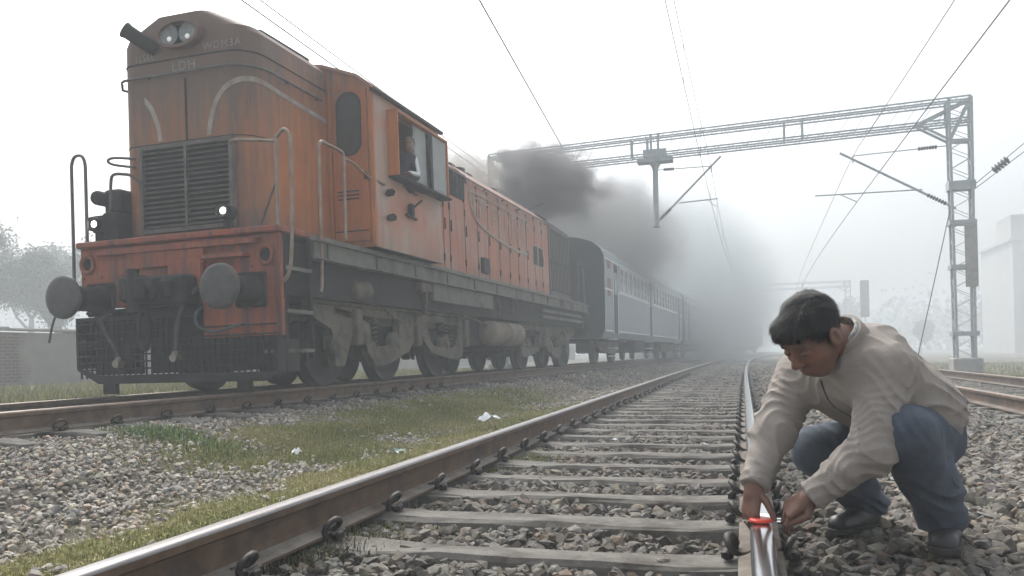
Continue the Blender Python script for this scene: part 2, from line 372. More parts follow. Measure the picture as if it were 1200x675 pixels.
def track(name,label,fn,ztop,y0,y1,mheads,sl_y0,pitch,clips_to,cant=0):
    t=empty(name,(float(fn(0)),0,ztop-.2)); tag(t,label,'railway track')
    t.rotation_euler=(0,0,0); inv=Vector(t.location)
    zf=lambda y,s_: ztop-.1735+s_*cant*.871
    for s_,mh in zip((-1,1),mheads):
        r=rail(fn,s_,zf,y0,y1,t,mh,wob=0); r.location=-inv
    k=0; y=sl_y0
    while y<46:
        s_=bpy.data.objects.new('sleeper',SLEEP[k%4]); link(s_); s_.parent=t
        dx=float(fn(y+.1)-fn(y-.1))/.2
        s_.location=Vector((float(fn(y)),y,ztop-.182+random.uniform(-.003,.003)))-inv
        s_.rotation_euler=(0,math.asin(-cant),-math.atan(dx)+random.uniform(-.018,.018))
        if y<clips_to:
            for sd in (-1,1):
                for io in (-1,1):
                    c=bpy.data.objects.new('rail_clip',CLIP); link(c); c.parent=s_
                    c.location=(sd*.871+io*.062,0,.012); c.rotation_euler=(random.uniform(-.12,.12),random.uniform(-.1,.1),(0 if io>0 else math.pi)+random.uniform(-.15,.15)); c.scale=(1,.92,.80)
        y+=pitch; k+=1
    return t
track('railway_track','near railway track with one bright polished rail, running from the camera into the fog',cen,.215,-3,150,(m_head_dull,m_head_bright),SL0-SLP*5,SLP,26)
track('railway_track','railway track carrying the orange locomotive and its train',lft,.385,-3,150,(m_head_rusty,m_head_rusty),-2.6,.615,14,cant=.0209)
track('railway_track','empty railway track at the right edge, behind the squatting man',rgt,.215,4,150,(m_head_rusty,m_head_rusty),4.3,.615,5)
# ------------------------------------------------------------------ locomotive (local axes: x to its right side, y backwards along the train, z up)
def loco_paint(name, base, base2, soot=(.115,.10,.09), z0=3.2, z1=4.3, front=0., pale=None, rough=.6, streak=1.):
    m=mat(name,base,base2,scale=2.2,rough=rough,detail=8,bump=.0012,bscale=25)
    N=m.node_tree.nodes; L=m.node_tree.links; b=N['Principled BSDF']; col=b.inputs['Base Color'].links[0].from_socket
    tc=N.new('ShaderNodeTexCoord'); sp=N.new('ShaderNodeSeparateXYZ'); L.new(tc.outputs['Object'],sp.inputs[0])
    mp=N.new('ShaderNodeMapping'); mp.inputs['Scale'].default_value=(7,7,.7); L.new(tc.outputs['Object'],mp.inputs[0])
    st=N.new('ShaderNodeTexNoise'); st.inputs['Scale'].default_value=1.3; st.inputs['Detail'].default_value=7; st.inputs['Roughness'].default_value=.7; L.new(mp.outputs[0],st.inputs['Vector'])
    def mr(sock,a,b_,c,d):
        n=N.new('ShaderNodeMapRange'); n.inputs[1].default_value=a; n.inputs[2].default_value=b_; n.inputs[3].default_value=c; n.inputs[4].default_value=d; L.new(sock,n.inputs[0]); return n.outputs[0]
    def ad(p,q_,op='ADD'):
        n=N.new('ShaderNodeMath'); n.operation=op; L.new(p,n.inputs[0])
        if isinstance(q_,(int,float)): n.inputs[1].default_value=q_
        else: L.new(q_,n.inputs[1])
        return n.outputs[0]
    f=mr(sp.outputs['Z'],z0,z1,0,.85)                                   # soot settled on the upper parts
    if front: f=ad(f,mr(sp.outputs['Y'],.3,1.1,front,0))
    low=mr(sp.outputs['Z'],1.75,2.15,.35,0); f=ad(f,low)                 # road dirt at the foot
    f=ad(f,mr(st.outputs[0],.42,.72,-.12,.5*streak)); 
    n=N.new('ShaderNodeClamp'); L.new(f,n.inputs[0]); n.inputs['Max'].default_value=.93
    if pale is not None:
        n4=N.new('ShaderNodeTexNoise'); n4.inputs['Scale'].default_value=1.1; n4.inputs['Detail'].default_value=6; L.new(tc.outputs['Object'],n4.inputs['Vector'])
        mx=N.new('ShaderNodeMix'); mx.data_type='RGBA'; L.new(mr(n4.outputs[0],.45,.62,0,.75),mx.inputs['Factor']); L.new(col,mx.inputs['A']); mx.inputs['B'].default_value=(*pale,1); col=mx.outputs['Result']
    mx=N.new('ShaderNodeMix'); mx.data_type='RGBA'; L.new(n.outputs[0],mx.inputs['Factor']); L.new(col,mx.inputs['A']); mx.inputs['B'].default_value=(*soot,1)
    L.new(mx.outputs['Result'],b.inputs['Base Color']); return m
P_nose=loco_paint('nose_paint',(.52,.185,.055),(.42,.14,.05),front=.52,z0=3.0,z1=4.1,soot=(.135,.10,.082))
P_cabf=loco_paint('cab_front_paint',(.56,.19,.045),(.47,.155,.04),z0=3.4,z1=4.4)
P_cabs=loco_paint('cab_side_fog_paint',(.50,.235,.155),(.42,.19,.12),pale=(.46,.36,.30),z0=3.5,z1=5.2,streak=.6)  # pale pinkish tone of the fog is mixed into this orange
P_hood=loco_paint('hood_paint',(.50,.18,.095),(.40,.145,.085),pale=(.46,.26,.20),z0=3.3,z1=4.5,streak=1.25)
P_hoodr=loco_paint('hood_rear_sooty',(.12,.085,.075),(.09,.075,.07),z0=3,z1=4,soot=(.05,.05,.052))
P_head=loco_paint('headstock_paint',(.50,.115,.04),(.30,.075,.04),z0=3,z1=4,soot=(.075,.055,.048),streak=1.5)
P_door=loco_paint('door_paint',(.52,.165,.04),(.43,.13,.038),z0=3.3,z1=4.4)
m_dark=mat('underframe_black',(.012,.0115,.011),(.032,.028,.025),scale=5,rough=.75,bump=.002)
m_guard=mat('guard_black',(.016,.015,.014),(.035,.03,.027),scale=7,rough=.7)
m_sole=mat('sole_bar_grime',(.20,.19,.165),(.13,.125,.11),scale=3,rough=.8,c3=(.06,.055,.05),s3=1.2,t3=(.52,.7),bump=.002)
m_bog=mat('bogie_dust',(.17,.15,.115),(.10,.09,.073),scale=4,rough=.9,c3=(.045,.04,.034),s3=2.2,t3=(.5,.68),bump=.003)
m_wheel=mat('wheel_steel',(.022,.02,.019),(.045,.04,.035),scale=5,rough=.6,metal=.3)
m_tread=mat('wheel_tread',(.4,.4,.4),None,rough=.3,metal=1)
m_buf=mat('buffer_steel',(.105,.105,.105),(.07,.068,.066),scale=8,rough=.55,metal=.3,c3=(.14,.10,.08),s3=3,t3=(.55,.7))
m_hose=mat('hose_rubber',(.05,.05,.05),(.10,.10,.10),scale=9,rough=.7)
m_pipe=mat('handrail_steel',(.16,.15,.14),(.10,.09,.085),scale=9,rough=.55,metal=.4)
m_pipe_l=mat('handrail_worn',(.33,.27,.23),(.24,.15,.10),scale=6,rough=.45,metal=.4)
m_louv=mat('louvre_metal',(.17,.15,.135),(.085,.075,.07),scale=6,rough=.65)
m_void=mat('dark_interior',(.012,.012,.012),None,rough=.9)
m_marking=mat('faded_white_marking',(.40,.36,.31),(.27,.20,.155),scale=7,rough=.8)
m_glass=mat('lamp_glass',(.26,.29,.29),(.15,.17,.17),scale=9,rough=.12,spec=.8)
m_pane=mat('window_glass_dark',(.055,.06,.062),(.035,.035,.035),scale=4,rough=.15,spec=.6)
m_grey=mat('grey_shutter',(.36,.37,.36),(.28,.29,.28),scale=4,rough=.6)
m_brass=mat('hose_coupling',(.32,.29,.24),(.2,.18,.15),scale=9,rough=.5,metal=.6)
m_ltank=mat('air_tank_dust',(.26,.215,.165),(.19,.16,.13),scale=3,rough=.8,c3=(.10,.09,.08),s3=2)
def emis(name,c,s):
    m=mat(name,c,None,rough=.3); b=m.node_tree.nodes['Principled BSDF']; b.inputs['Emission Color'].default_value=(*c,1); b.inputs['Emission Strength'].default_value=s; return m
m_lit=emis('marker_lamp_lit',(1,.97,.9),9)
m_hl=emis('headlamp_filament',(1,.97,.9),.12)

loco=bpy.data.objects.new('diesel_locomotive',None); link(loco)
TH,CANT=LTH,R(1.2)
_A=Vector((math.sin(TH),math.cos(TH),0)); _L0=Vector((math.cos(TH),-math.sin(TH),0)); _L=_L0*math.cos(CANT)+Vector((0,0,math.sin(CANT))); _Z=_L.cross(_A)
loco.matrix_world=Matrix(((_L.x,_A.x,_Z.x,-6.05),(_L.y,_A.y,_Z.y,8.0),(_L.z,_A.z,_Z.z,.385),(0,0,0,1)))
tag(loco,'weathered orange diesel locomotive with sooty blunt nose, round buffers and open cab window','locomotive')
ARC=lambda cx,cy_,r,a0,a1,n: [(cx+r*math.cos(R(a0+(a1-a0)*i/n)),cy_+r*math.sin(R(a0+(a1-a0)*i/n))) for i in range(n+1)]

# underframe, footplate, sole bars
b=MB(); b.box((-1.25,.05,1.05),(1.25,15.5,1.66)); b.box((-.6,.3,.75),(.6,15.3,1.1)); b.build('underframe',m_dark,loco)
b=MB(); b.box((-1.345,.02,1.70),(1.345,15.7,1.765),bev=.006)
b.build('footplate',m_sole,loco)
b=MB()
for s in (-1,1):
    b.box((s*1.30,.62,1.47),(s*1.385,15.72,1.695),bev=.008); b.box((s*1.27,4.25,1.20),(s*1.35,7.2,1.466),bev=.006)
    b.box((s*1.385,.62,1.475),(s*1.43,15.72,1.49)); b.box((s*1.385,.62,1.68),(s*1.43,15.72,1.697))
    for k in range(12): b.box((s*1.385,.9+k*1.28,1.49),(s*1.41,.93+k*1.28,1.68))
    b.box((s*1.25,10.9,1.18),(s*1.33,15.2,1.25)); b.box((s*1.25,10.9,1.32),(s*1.33,15.4,1.39))
b.build('sole_bar',m_sole,loco)

# headstock
b=MB(); b.box((-1.295,-.03,1.0),(1.345,.04,1.70),bev=.01); b.box((.36,-.029,.60),(1.344,.038,1.0)); b.box((-1.31,-.09,1.705),(1.36,.6,1.775),bev=.012)
b.box((-1.0,-.11,1.60),(1.1,-.031,1.66)); b.box((-.62,-.085,1.42),(.42,-.031,1.60),bev=.01)
b.box((-.04,-.10,1.12),(.40,-.031,1.50),bev=.012); b.box((.42,-.16,1.46),(.98,-.031,1.50))
for x in (-1.25,-1.0,-.72,.5,.75,1.0,1.25):
    for z in (.64,1.36): b.cyl((x,-.05,z),(x,-.03,z),.016,n=6)
hs=b.build('headstock',P_head,loco)
for s,z in ((1,1.47),(-1,1.52)):
    b=MB(); b.tube([(s*1.18+.085*math.cos(t),-.05,z+.1*math.sin(t)) for t in [2*math.pi*i/18 for i in range(18)]],.022,8,closed=True); b.cyl((s*1.18,-.034,z),(s*1.18,-.026,z),.07,n=16,mi=1)
    b.build('lifting_ring',[P_head,m_void],hs)
# buffers
def buffer(x,z):
    b=MB()
    b.lathe([(0,-.62),(.13,-.622),(.2,-.612),(.235,-.595),(.238,-.575),(.225,-.56),(.10,-.55),(.085,-.54),(.085,-.36)],(x,0,z),(0,1,0),n=40)
    b.lathe([(.06,-.40),(.135,-.40),(.14,-.385),(.14,-.09),(.165,-.08),(.165,-.05),(.15,-.03)],(x,0,z),(0,1,0),n=28,mi=1)
    b.box((x-.19,-.07,z-.19),(x+.19,-.031,z+.19),mi=1,bev=.015)
    for i in (-.15,.15):
        for j in (-.15,.15): b.cyl((x+i,-.1,z+j),(x+i,-.06,z+j),.02,n=6,mi=1)
    return b.build('buffer',[m_buf,m_dark],loco)
bufR=buffer(.985,1.10); bufL=buffer(-1.0,1.10)
# centre coupler, screw link
b=MB(); b.box((-.36,-.30,.97),(.34,-.031,1.30),bev=.03); b.box((-.30,-.52,1.0),(-.04,-.28,1.30),bev=.05); b.cyl((-.18,-.47,.90),(-.18,-.47,1.36),.065,n=14); b.box((-.62,-.22,1.04),(-.36,-.031,1.33),bev=.03)
b.box((.04,-.40,1.02),(.2,-.26,1.26),bev=.04); b.tube([(-.05,-.42,1.16),(.02,-.5,1.2),(.08,-.45,1.1),(0,-.4,1.06)],.04,8)
b.cyl((-.62,-.16,.93),(.05,-.16,.93),.018,n=8); b.build('coupler',m_dark,loco)
b=MB(); b.tube([(-.24+.07*math.cos(t),-.25,.72+.2*math.sin(t)) for t in [2*math.pi*i/20 for i in range(20)]],.022,8,closed=True); b.box((-.28,-.29,.48),(-.2,-.2,.62),bev=.02); b.build('coupling_link',m_dark,loco)
# brake hoses
def hose(pts,r,end=True):
    P=[Vector(p) for p in pts]; out=[]
    for i in range(len(P)-1):
        p0=P[max(i-1,0)];p1=P[i];p2=P[i+1];p3=P[min(i+2,len(P)-1)]
        for k in range(6):
            t=k/6; out.append(.5*((2*p1)+(-p0+p2)*t+(2*p0-5*p1+4*p2-p3)*t*t+(-p0+3*p1-3*p2+p3)*t**3))
    out.append(P[-1]); b=MB(); b.tube(out,r,8); o=b.build('brake_hose',m_hose,loco)
    if end:
        c=MB(); e=P[-1]; c.box(e-Vector((.035,.03,.09)),e+Vector((.035,.03,.02)),bev=.015); c.cyl(e+Vector((0,-.05,-.06)),e+Vector((0,.05,-.06)),.045,n=12); c.build('hose_coupling',m_brass,o)
    return o
hose([(.36,-.05,1.16),(.345,-.16,1.12),(.24,-.2,.98),(.15,-.2,.75),(.11,-.19,.46)],.024)
hose([(.37,-.05,.95),(.36,-.16,.86),(.42,-.2,.73),(.62,-.2,.66),(.80,-.17,.70),(.95,-.1,.74)],.018,False)
hose([(-.84,-.05,.93),(-.86,-.2,.86),(-.78,-.22,.7),(-.7,-.2,.55),(-.66,-.18,.42)],.02)
hose([(-1.25,-.45,.92),(-1.3,-.45,.8),(-1.36,-.44,.62)],.012,False)
# cattle guard: solid lower plate and lattice bars
b=MB(); zb=.30
b.prism([(-1.29,.30),(-1.29,.33),(-1.0,.235),(1.33,.215),(1.33,.18),(1.16,.115),(-1.0,.14)],.035,plane='xz',x0=-.12); 
for z in (.30,.38,.46,.54,.62,.72,.82): b.box((-1.29,-.115,z-.009),(1.33 if z<.75 else -.1,-.1,z+.009))
for x in np.arange(-1.26,1.34,.075): b.box((x-.008,-.098,.2),(x+.008,-.082,.60 if x>.1 else .86))
b.box((-1.30,-.12,.32),(-1.27,.25,.9)); b.box((1.31,-.12,.2),(1.345,.3,.56)); b.box((-1.0,-.05,.02),(-.82,0,.14)); b.box((.78,-.05,.0),(.95,0,.12)); b.box((-1.29,-.08,.56),(1.33,-.035,.60))
g=b.build('cattle_guard',m_guard,loco)
b=MB(); b.box((-1.24,.1,.24),(-.72,.3,1.0)); b.box((-.46,.12,.24),(1.2,.3,1.0)); b.box((-.78,.13,.62),(-.36,.3,1.0)); b.build('dark_backing',m_dark,loco)  # added dark backing, keeps daylight from showing through the guard
b=MB(); b.box((-1.29,-.115,.855),(.36,-.08,.90)); b.build('guard_top_bar',m_guard,g)

# nose (short hood) with rounded corners; sections at rising heights
def hood_ring(z,w,a0,a1,r,n=7):
    pts=[(-w-.07,a1,z)]; r=min(r,w*.95)
    for i in range(n+1):
        t=math.pi+math.pi/2*i/n; pts.append((-w-.07+r*.55+r*.55*math.cos(t),a0+r*.55+r*.55*math.sin(t),z))
    for i in range(n+1):
        t=1.5*math.pi+math.pi/2*i/n; pts.append((w-r+r*math.cos(t),a0+r+r*math.sin(t),z))
    pts.append((w,a1,z)); return pts
NW=.845; b=MB()
prof=[(1.77,NW,.25,.34),(3.90,NW,.25,.34),(4.10,.84,.25,.33),(4.17,.79,.25,.3),(4.28,.58,.255,.25),(4.385,.36,.26,.2),(4.40,.30,.34,.15)]
rings=[hood_ring(z,w,a0,2.0,r) for z,w,a0,r in prof]
b.loft(rings,cap=True)
for i,f in enumerate(b.f): b.sm[i]=False
nose=b.build('nose',P_nose,loco)
for p in nose.data.polygons: p.use_smooth=False
# nose seams, rain lip and front plate joints
def nose_outline(z,off=0,a1=1.95,w=NW,n=7): return [(x,a,z) for x,a,_ in hood_ring(z,w+off,.25-off,a1,.34+off,n)]
b=MB(); b.tube(nose_outline(3.865,.004),.008,6); b.tube(nose_outline(2.90,.002,.7),.006,6); b.box((-.012,.238,2.88),(.012,.246,3.62)); b.build('nose_seam',m_dark,nose)
b=MB(); pts=nose_outline(3.68,.055,1.75)[2:]; b.tube([(-.93,.55,3.64),(-.98,.36,3.64),(-.86,.22,3.65)]+pts[3:],.016,8)
for k in ((-.5,.25),(.2,.25)): b.cyl((k[0],.19,3.675),(k[0],.26,3.675),.012,n=6)
b.cyl((.845,1.0,3.68),(.9,1.0,3.68),.012,n=6); b.cyl((.845,1.7,3.68),(.9,1.7,3.68),.012,n=6)
b.build('nose_handrail',m_pipe,loco)
# louvred grille, two bays, each blade a piece
b=MB(); zl0,zl1=1.90,2.83
for x0,x1 in ((-.62,-.585),(.585,.63),(-.012,.02)): b.box((x0,.19,zl0-.03),(x1,.262,zl1+.03))
b.box((-.62,.19,zl1),(.63,.262,zl1+.045)); b.box((-.62,.19,zl0-.045),(.63,.262,zl0)); gr=b.build('grille_frame',m_louv,loco)
b=MB(); b.box((-.585,.246,zl0),(.585,.2495,zl1)); b.build('grille_void',m_void,gr)
def slat(x0,x1):
    b=MB(); b.add([(x0,.19,0),(x1,.19,0),(x1,.243,.034),(x0,.243,.034),(x0,.197,-.006),(x1,.197,-.006),(x1,.245,.026),(x0,.245,.026)],[(0,1,2,3),(7,6,5,4),(0,4,5,1),(2,6,7,3),(0,3,7,4),(1,5,6,2)])
    return b.data('slat',m_louv)
SL=[slat(-.583,-.013),slat(.021,.583)]
for me in SL:
    for k in range(16):
        o=bpy.data.objects.new('slat',me); link(o); o.parent=gr; o.location=(0,0,zl0+.018+k*.0575+random.uniform(-.003,.003)); o.rotation_euler=(0,random.uniform(-.004,.004),0)
# twin headlamp in an oval housing
b=MB(); ov=[(x,z) for x,z in [( -.02+.29*math.cos(t)*(1 if True else 0), 4.115+.165*math.sin(t)) for t in [2*math.pi*i/28 for i in range(28)]]]
ovi=[(-.02+.25*math.cos(2*math.pi*i/28),4.115+.13*math.sin(2*math.pi*i/28)) for i in range(28)]
b.prism(ov,.12,plane='xz',x0=.14,hole=ovi); b.prism(ovi,.02,plane='xz',x0=.235,mi=1); hl=b.build('headlamp_housing',[P_nose,m_void],loco)
for x in (-.145,.105):
    b=MB(); b.lathe([(0,.0),(.05,-.004),(.09,-.018),(.118,-.045),(.122,-.05)],(x,.225,4.115),(0,1,0),n=24); b.lathe([(0,-.01),(.028,-.012),(.03,0)],(x-.02,.20,4.08),(0,1,0),n=10,mi=1); b.build('headlamp',[m_glass,m_hl],hl)
# horn barrel at the upper left, hung from the forehead
b=MB(); b.lathe([(.0,-.0),(.095,.0),(.095,-.02),(.085,-.05),(.082,-.36),(.06,-.40)],(-.66,.05,4.215),(-.62,-.45,.50),n=18); b.lathe([(0,.001),(.06,.001)],(-.66,.05,4.215),(-.62,-.45,.50),n=18,mi=1); b.build('horn',[m_dark,m_void],loco)
# lettering and swoops (thin paint film standing a few mm proud)
def text(body,size,loc,rot,parent,m,name='lettering',sx=1,depth=.002):
    cu=bpy.data.curves.new(name,'FONT'); cu.body=body; cu.size=size; cu.extrude=depth; cu.align_x='CENTER'; cu.space_character=1.15
    o=bpy.data.objects.new(name,cu); dg=bpy.context.evaluated_depsgraph_get(); link(o)
    me=bpy.data.meshes.new_from_object(o.evaluated_get(bpy.context.evaluated_depsgraph_get())); bpy.data.objects.remove(o); bpy.data.curves.remove(cu)
    me.materials.clear(); me.materials.append(m)
    t=bpy.data.objects.new(name,me); link(t); t.parent=parent; t.location=loc; t.rotation_euler=rot; t.scale=(sx,1,1); return t
m_let=mat('sooty_white_letters',(.33,.31,.29),(.22,.195,.17),scale=14,rough=.8)
text('LDH',.155,(-.015,.246,3.72),(R(90),0,0),nose,m_let,sx=1.0)
text('WDM3A',.125,(.50,.246,3.905),(R(90),0,0),nose,m_let,sx=1.0)
text('16586',.115,(-.56,.246,3.89),(R(90),0,0),nose,m_let,sx=.85)
def strip(pts,w,normal_fn,name='painted_stripe',parent=None,m=None,th=.004):
    b=MB(); vs=[]; N=len(pts); P=[Vector(p) for p in pts]
    ww=w if isinstance(w,(list,tuple)) else [w]*N
    for i,p in enumerate(P):
        t=(P[min(i+1,N-1)]-P[max(i-1,0)]).normalized(); n=Vector(normal_fn(p)).normalized(); s=t.cross(n).normalized()*ww[i]/2
        vs+=[p+s,p-s,p-s+n*th,p+s+n*th]
    fs=[]
    for i in range(N-1):
        for a,c in ((0,1),(1,2),(2,3),(3,0)): fs.append((i*4+a,i*4+c,(i+1)*4+c,(i+1)*4+a))
    fs+=[(3,2,1,0),(N*4-4,N*4-3,N*4-2,N*4-1)]
    b.add(vs,fs); return b.build(name,m or m_marking,parent)
def smooth_pts(P,k=8):
    P=[Vector(p) for p in P]; out=[]
    for i in range(len(P)-1):
        p0=P[max(i-1,0)];p1=P[i];p2=P[i+1];p3=P[min(i+2,len(P)-1)]
        for j in range(k):
            t=j/k; out.append(.5*((2*p1)+(-p0+p2)*t+(2*p0-5*p1+4*p2-p3)*t*t+(-p0+3*p1-3*p2+p3)*t**3))
    return out+[P[-1]]
# swoop: up the nose front, round the corner, back along the side
def on_nose(u,z):            # u runs along the nose outline from its centre towards the right side
    s=abs(u); sg=1 if u>=0 else -1; f=NW-.34; L_=math.pi/2*.34
    if s<f: return (sg*s,.247,z),(0,-1,0)
    if s<f+L_:
        t=(s-f)/.34; return (sg*(f+.343*math.sin(t)),.25+.34-.343*math.cos(t),z),(sg*math.sin(t),-math.cos(t),0)
    return (sg*(NW+.003),.59+(s-f-L_),z),(sg,0,0)
for sg in (1,-1):
    key=[(.30,2.93),(.33,3.10),(.40,3.29),(.50,3.42),(.66,3.52),(.84,3.55),(1.1,3.53),(1.6,3.50),(2.42,3.46)]
    kp=smooth_pts([(sg*(u+(.06 if sg<0 else 0)),z,0) for u,z in key],6); pts=[];nm=[]
    for q_ in kp:
        p,n=on_nose(q_.x,q_.y); pts.append(p); nm.append(n)
    it=iter(nm); d={tuple(round(c,5) for c in Vector(p)):n for p,n in zip(pts,nm)}
    strip(pts,.06,lambda p:d[tuple(round(c,5) for c in p)],parent=nose)

# marker lamps on brackets
for x,a in ((.64,.0),(-1.12,.02)):
    b=MB(); b.lathe([(.075,0),(.085,-.01),(.085,-.05),(.07,-.05),(.068,-.02)],(x,a,1.99),(0,1,0),n=20); b.lathe([(.085,0),(.08,.14),(0,.14)],(x,a,1.99),(0,1,0),n=20); b.box((x-.03,a+.03,1.76),(x+.03,a+.12,1.92)); o=b.build('marker_lamp',m_dark,loco)
    b=MB(); b.lathe([(0,-.03),(.04,-.028),(.068,-.012)],(x,a,1.99),(0,1,0),n=18); b.lathe([(0,-.045),(.02,-.043),(.032,-.034),(.036,-.029)],(x+.01,a,1.99),(0,1,0),n=12,mi=1); b.build('lamp_glass',[m_glass,m_lit],o)
b=MB(); b.box((-1.04,.05,1.78),(-.84,.34,2.12),bev=.01); b.box((-1.20,.06,1.90),(-.97,.3,2.10),bev=.01); b.build('equipment_box',m_dark,loco)
b=MB(); b.box((-1.06,.10,2.12),(-.83,.42,2.40),bev=.02); b.lathe([(0,0),(.07,.0),(.085,.03),(.085,.22),(.05,.25)],(-1.09,.0,2.30),(0,1,0),n=18); b.build('side_horn_box',m_dark,loco)

# handrails
def rail_tube(pts,r,name='handrail',m=None,par=None,sm=True):
    b=MB(); b.tube(smooth_pts(pts,4) if sm else pts,r,8); return b.build(name,m or m_pipe,par or loco)
rail_tube([(-1.40,-.03,1.0),(-1.39,-.03,1.6),(-1.39,-.03,2.55),(-1.385,-.03,2.70),(-1.35,-.03,2.78),(-1.29,-.03,2.80),(-1.23,-.03,2.78),(-1.195,-.03,2.70),(-1.19,-.03,2.55),(-1.19,-.03,1.78)],.019)
rail_tube([(-1.13,.2,2.1),(-.97,.1,2.15),(-.955,.1,2.45),(-.92,.1,2.56),(-.8,.12,2.565),(-.68,.15,2.53),(-.62,.2,2.42),(-.61,.25,2.15)],.019)
rail_tube([(-.72,.24,2.66),(-.9,.1,2.68),(-.95,.06,2.72),(-.9,.1,2.76),(-.72,.24,2.76)],.016)
rail_tube([(.62,.235,2.78),(.64,.16,2.79),(.78,.06,2.775),(1.0,.01,2.735),(1.30,.0,2.69)],.019,m=m_pipe_l)
rail_tube([(1.315,.0,1.78),(1.32,.0,2.64),(1.345,.0,2.74),(1.41,.0,2.80),(1.47,.0,2.76),(1.50,.0,2.62),(1.49,.0,1.9),(1.46,.0,1.40),(1.42,0,1.24),(1.36,.0,1.17)],.021,m=m_pipe_l)
rail_tube([(1.32,.0,2.28),(.98,.16,1.78)],.012,sm=False)
rail_tube([(1.38,.72,1.10),(1.385,.77,1.3),(1.385,.79,2.6),(1.385,.80,2.82),(1.385,.87,2.88),(1.385,.98,2.875),(1.385,1.30,2.87),(1.385,1.385,2.82),(1.385,1.39,2.6),(1.385,1.37,1.78)],.021,m=m_pipe_l)
rail_tube([(1.385,1.40,2.80),(1.40,1.6,2.78),(1.45,1.9,2.67),(1.53,2.25,2.62)],.018,m=m_pipe_l)
# steps between headstock and sole bar
b=MB()
for z in (.43,.86,1.33): b.box((1.05,.06,z-.02),(1.36,.60,z+.02),mi=1)
b.box((1.29,.585,.35),(1.345,.625,1.70)); b.box((1.0,.56,.35),(1.04,.6,1.7)); b.box((1.31,.04,.2),(1.35,.08,1.7)); b.build('steps',[m_dark,m_sole],loco)

# cab
CF,CR,CW=1.98,4.28,1.50
def cab_ring(a):
    return [(-CW,a,1.775),(-CW,a,3.84),(-1.30,a,4.0),(-.8,a,4.19),(-.3,a,4.27),(.3,a,4.27),(.8,a,4.19),(1.30,a,4.0),(CW,a,3.84),(CW,a,1.775)]
b=MB(); r=cab_ring(CF+.06); vs=r
b.add([ (x,CF,z) for x,_,z in cab_ring(0)]+[(x,CF+.05,z) for x,_,z in cab_ring(0)],[tuple(range(9,-1,-1)),tuple(range(10,20))]+[(i,(i+1)%10,10+(i+1)%10,10+i) for i in range(10)])
b.build('cab_front_wall',P_cabf,loco)
b=MB(); b.add([ (x,CR-.05,z) for x,_,z in cab_ring(0)]+[(x,CR,z) for x,_,z in cab_ring(0)],[tuple(range(9,-1,-1)),tuple(range(10,20))]+[(i,(i+1)%10,10+(i+1)%10,10+i) for i in range(10)])
b.build('cab_rear_wall',P_cabs,loco)
WA0,WA1,WZ0,WZ1=2.46,4.26,2.80,3.64
for s in (1,-1):
    b=MB(); x0,x1=s*(CW-.04),s*CW
    b.box((x0,CF+.052,1.775),(x1,CR-.052,WZ0)); b.box((x0,CF+.052,WZ1),(x1,CR-.052,3.84)); b.box((x0,CF+.052,WZ0),(x1,WA0,WZ1))
    w=b.build('cab_side_wall',P_cabs,loco)
    # box surround of the cab window
    b=MB(); e=.15
    b.box((x1,WA0-.035,WZ0-.03),(x1+s*e,WA0,WZ1+.03)); b.box((x1,WA1,WZ0-.03),(x1+s*e,WA1+.03,WZ1+.03)); b.box((x1-s*.02,WA0-.035,WZ1),(x1+s*e,WA1+.03,WZ1+.03)); b.box((x1-s*.02,WA0-.035,WZ0-.055),(x1+s*(e+.03),WA1+.05,WZ0-.02),mi=1)
    b.box((x1,WA0-.05,WZ0-.02),(x1+s*(e+.01),WA0-.036,WZ1+.02))
    b.box((x1+s*(e-.03),3.58,WZ0-.02),(x1+s*e,3.66,WZ1),mi=1)
    f=b.build('cab_window_frame',[P_cabf,m_dark],loco)
    for k,(p,q_) in enumerate(((3.12,3.58),(3.66,4.26))):
        b=MB(); X1=x1+s*(.06+.04*k); b.box((X1,p,WZ0+.01),(X1+s*.02,q_,WZ1-.01)); b.box((X1+s*.02,p+.03,WZ0+.04),(X1+s*.026,q_-.03,WZ1-.04)); b.build('sliding_shutter',m_grey,f)
b=MB(); ro=[(x,z) for x,_,z in cab_ring(0)[1:-1]]; ro=[(ro[0][0]-.04,ro[0][1]-.03)]+ro+[(ro[-1][0]+.04,ro[-1][1]-.03)]
up=[(x*1.01,z+.035) for x,z in reversed(ro)]
b.prism(ro+up,2.42,plane='xz',x0=CF-.03); b.build('cab_roof',P_cabs,loco)
b=MB(); b.box((1.50,CF-.03,3.80),(1.565,CR+.06,3.835)); b.build('rain_gutter',m_dark,loco)
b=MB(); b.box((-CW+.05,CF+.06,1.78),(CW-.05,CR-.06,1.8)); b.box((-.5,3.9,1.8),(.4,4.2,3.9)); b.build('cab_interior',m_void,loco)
# cab door with oval window on the walkway
b=MB(); b.box((.93,CF-.035,1.85),(1.44,CF-.001,3.84),bev=.01); d=b.build('cab_door',P_door,loco)
for x0,x1 in ((.885,.915),(1.455,1.49)):
    bb=MB(); bb.box((x0,CF-.03,1.80),(x1,CF-.001,3.9)); bb.build('door_post',P_cabf,d)
ovp=lambda w,h,n=28:[(1.18+w*math.cos(t),3.39+w*math.sin(t)+(h-w)*(1 if math.sin(t)>1e-6 else -1)) for t in [2*math.pi*(i+.5)/n for i in range(n)]]
b=MB(); b.prism(ovp(.18,.42),.012,plane='xz',x0=CF-.047,hole=ovp(.15,.385)); b.prism(ovp(.151,.386),.006,plane='xz',x0=CF-.041,mi=1); b.build('oval_window',[m_dark,m_pane],d)
b=MB()
for z in (2.40,2.45,2.50): b.box((.99,CF-.045,z),(1.30,CF-.034,z+.016))
b.box((1.385,CF-.06,2.65),(1.42,CF-.034,2.74)); b.box((.95,CF-.04,1.98),(1.42,CF-.034,1.995)); b.build('door_vent',m_dark,d)
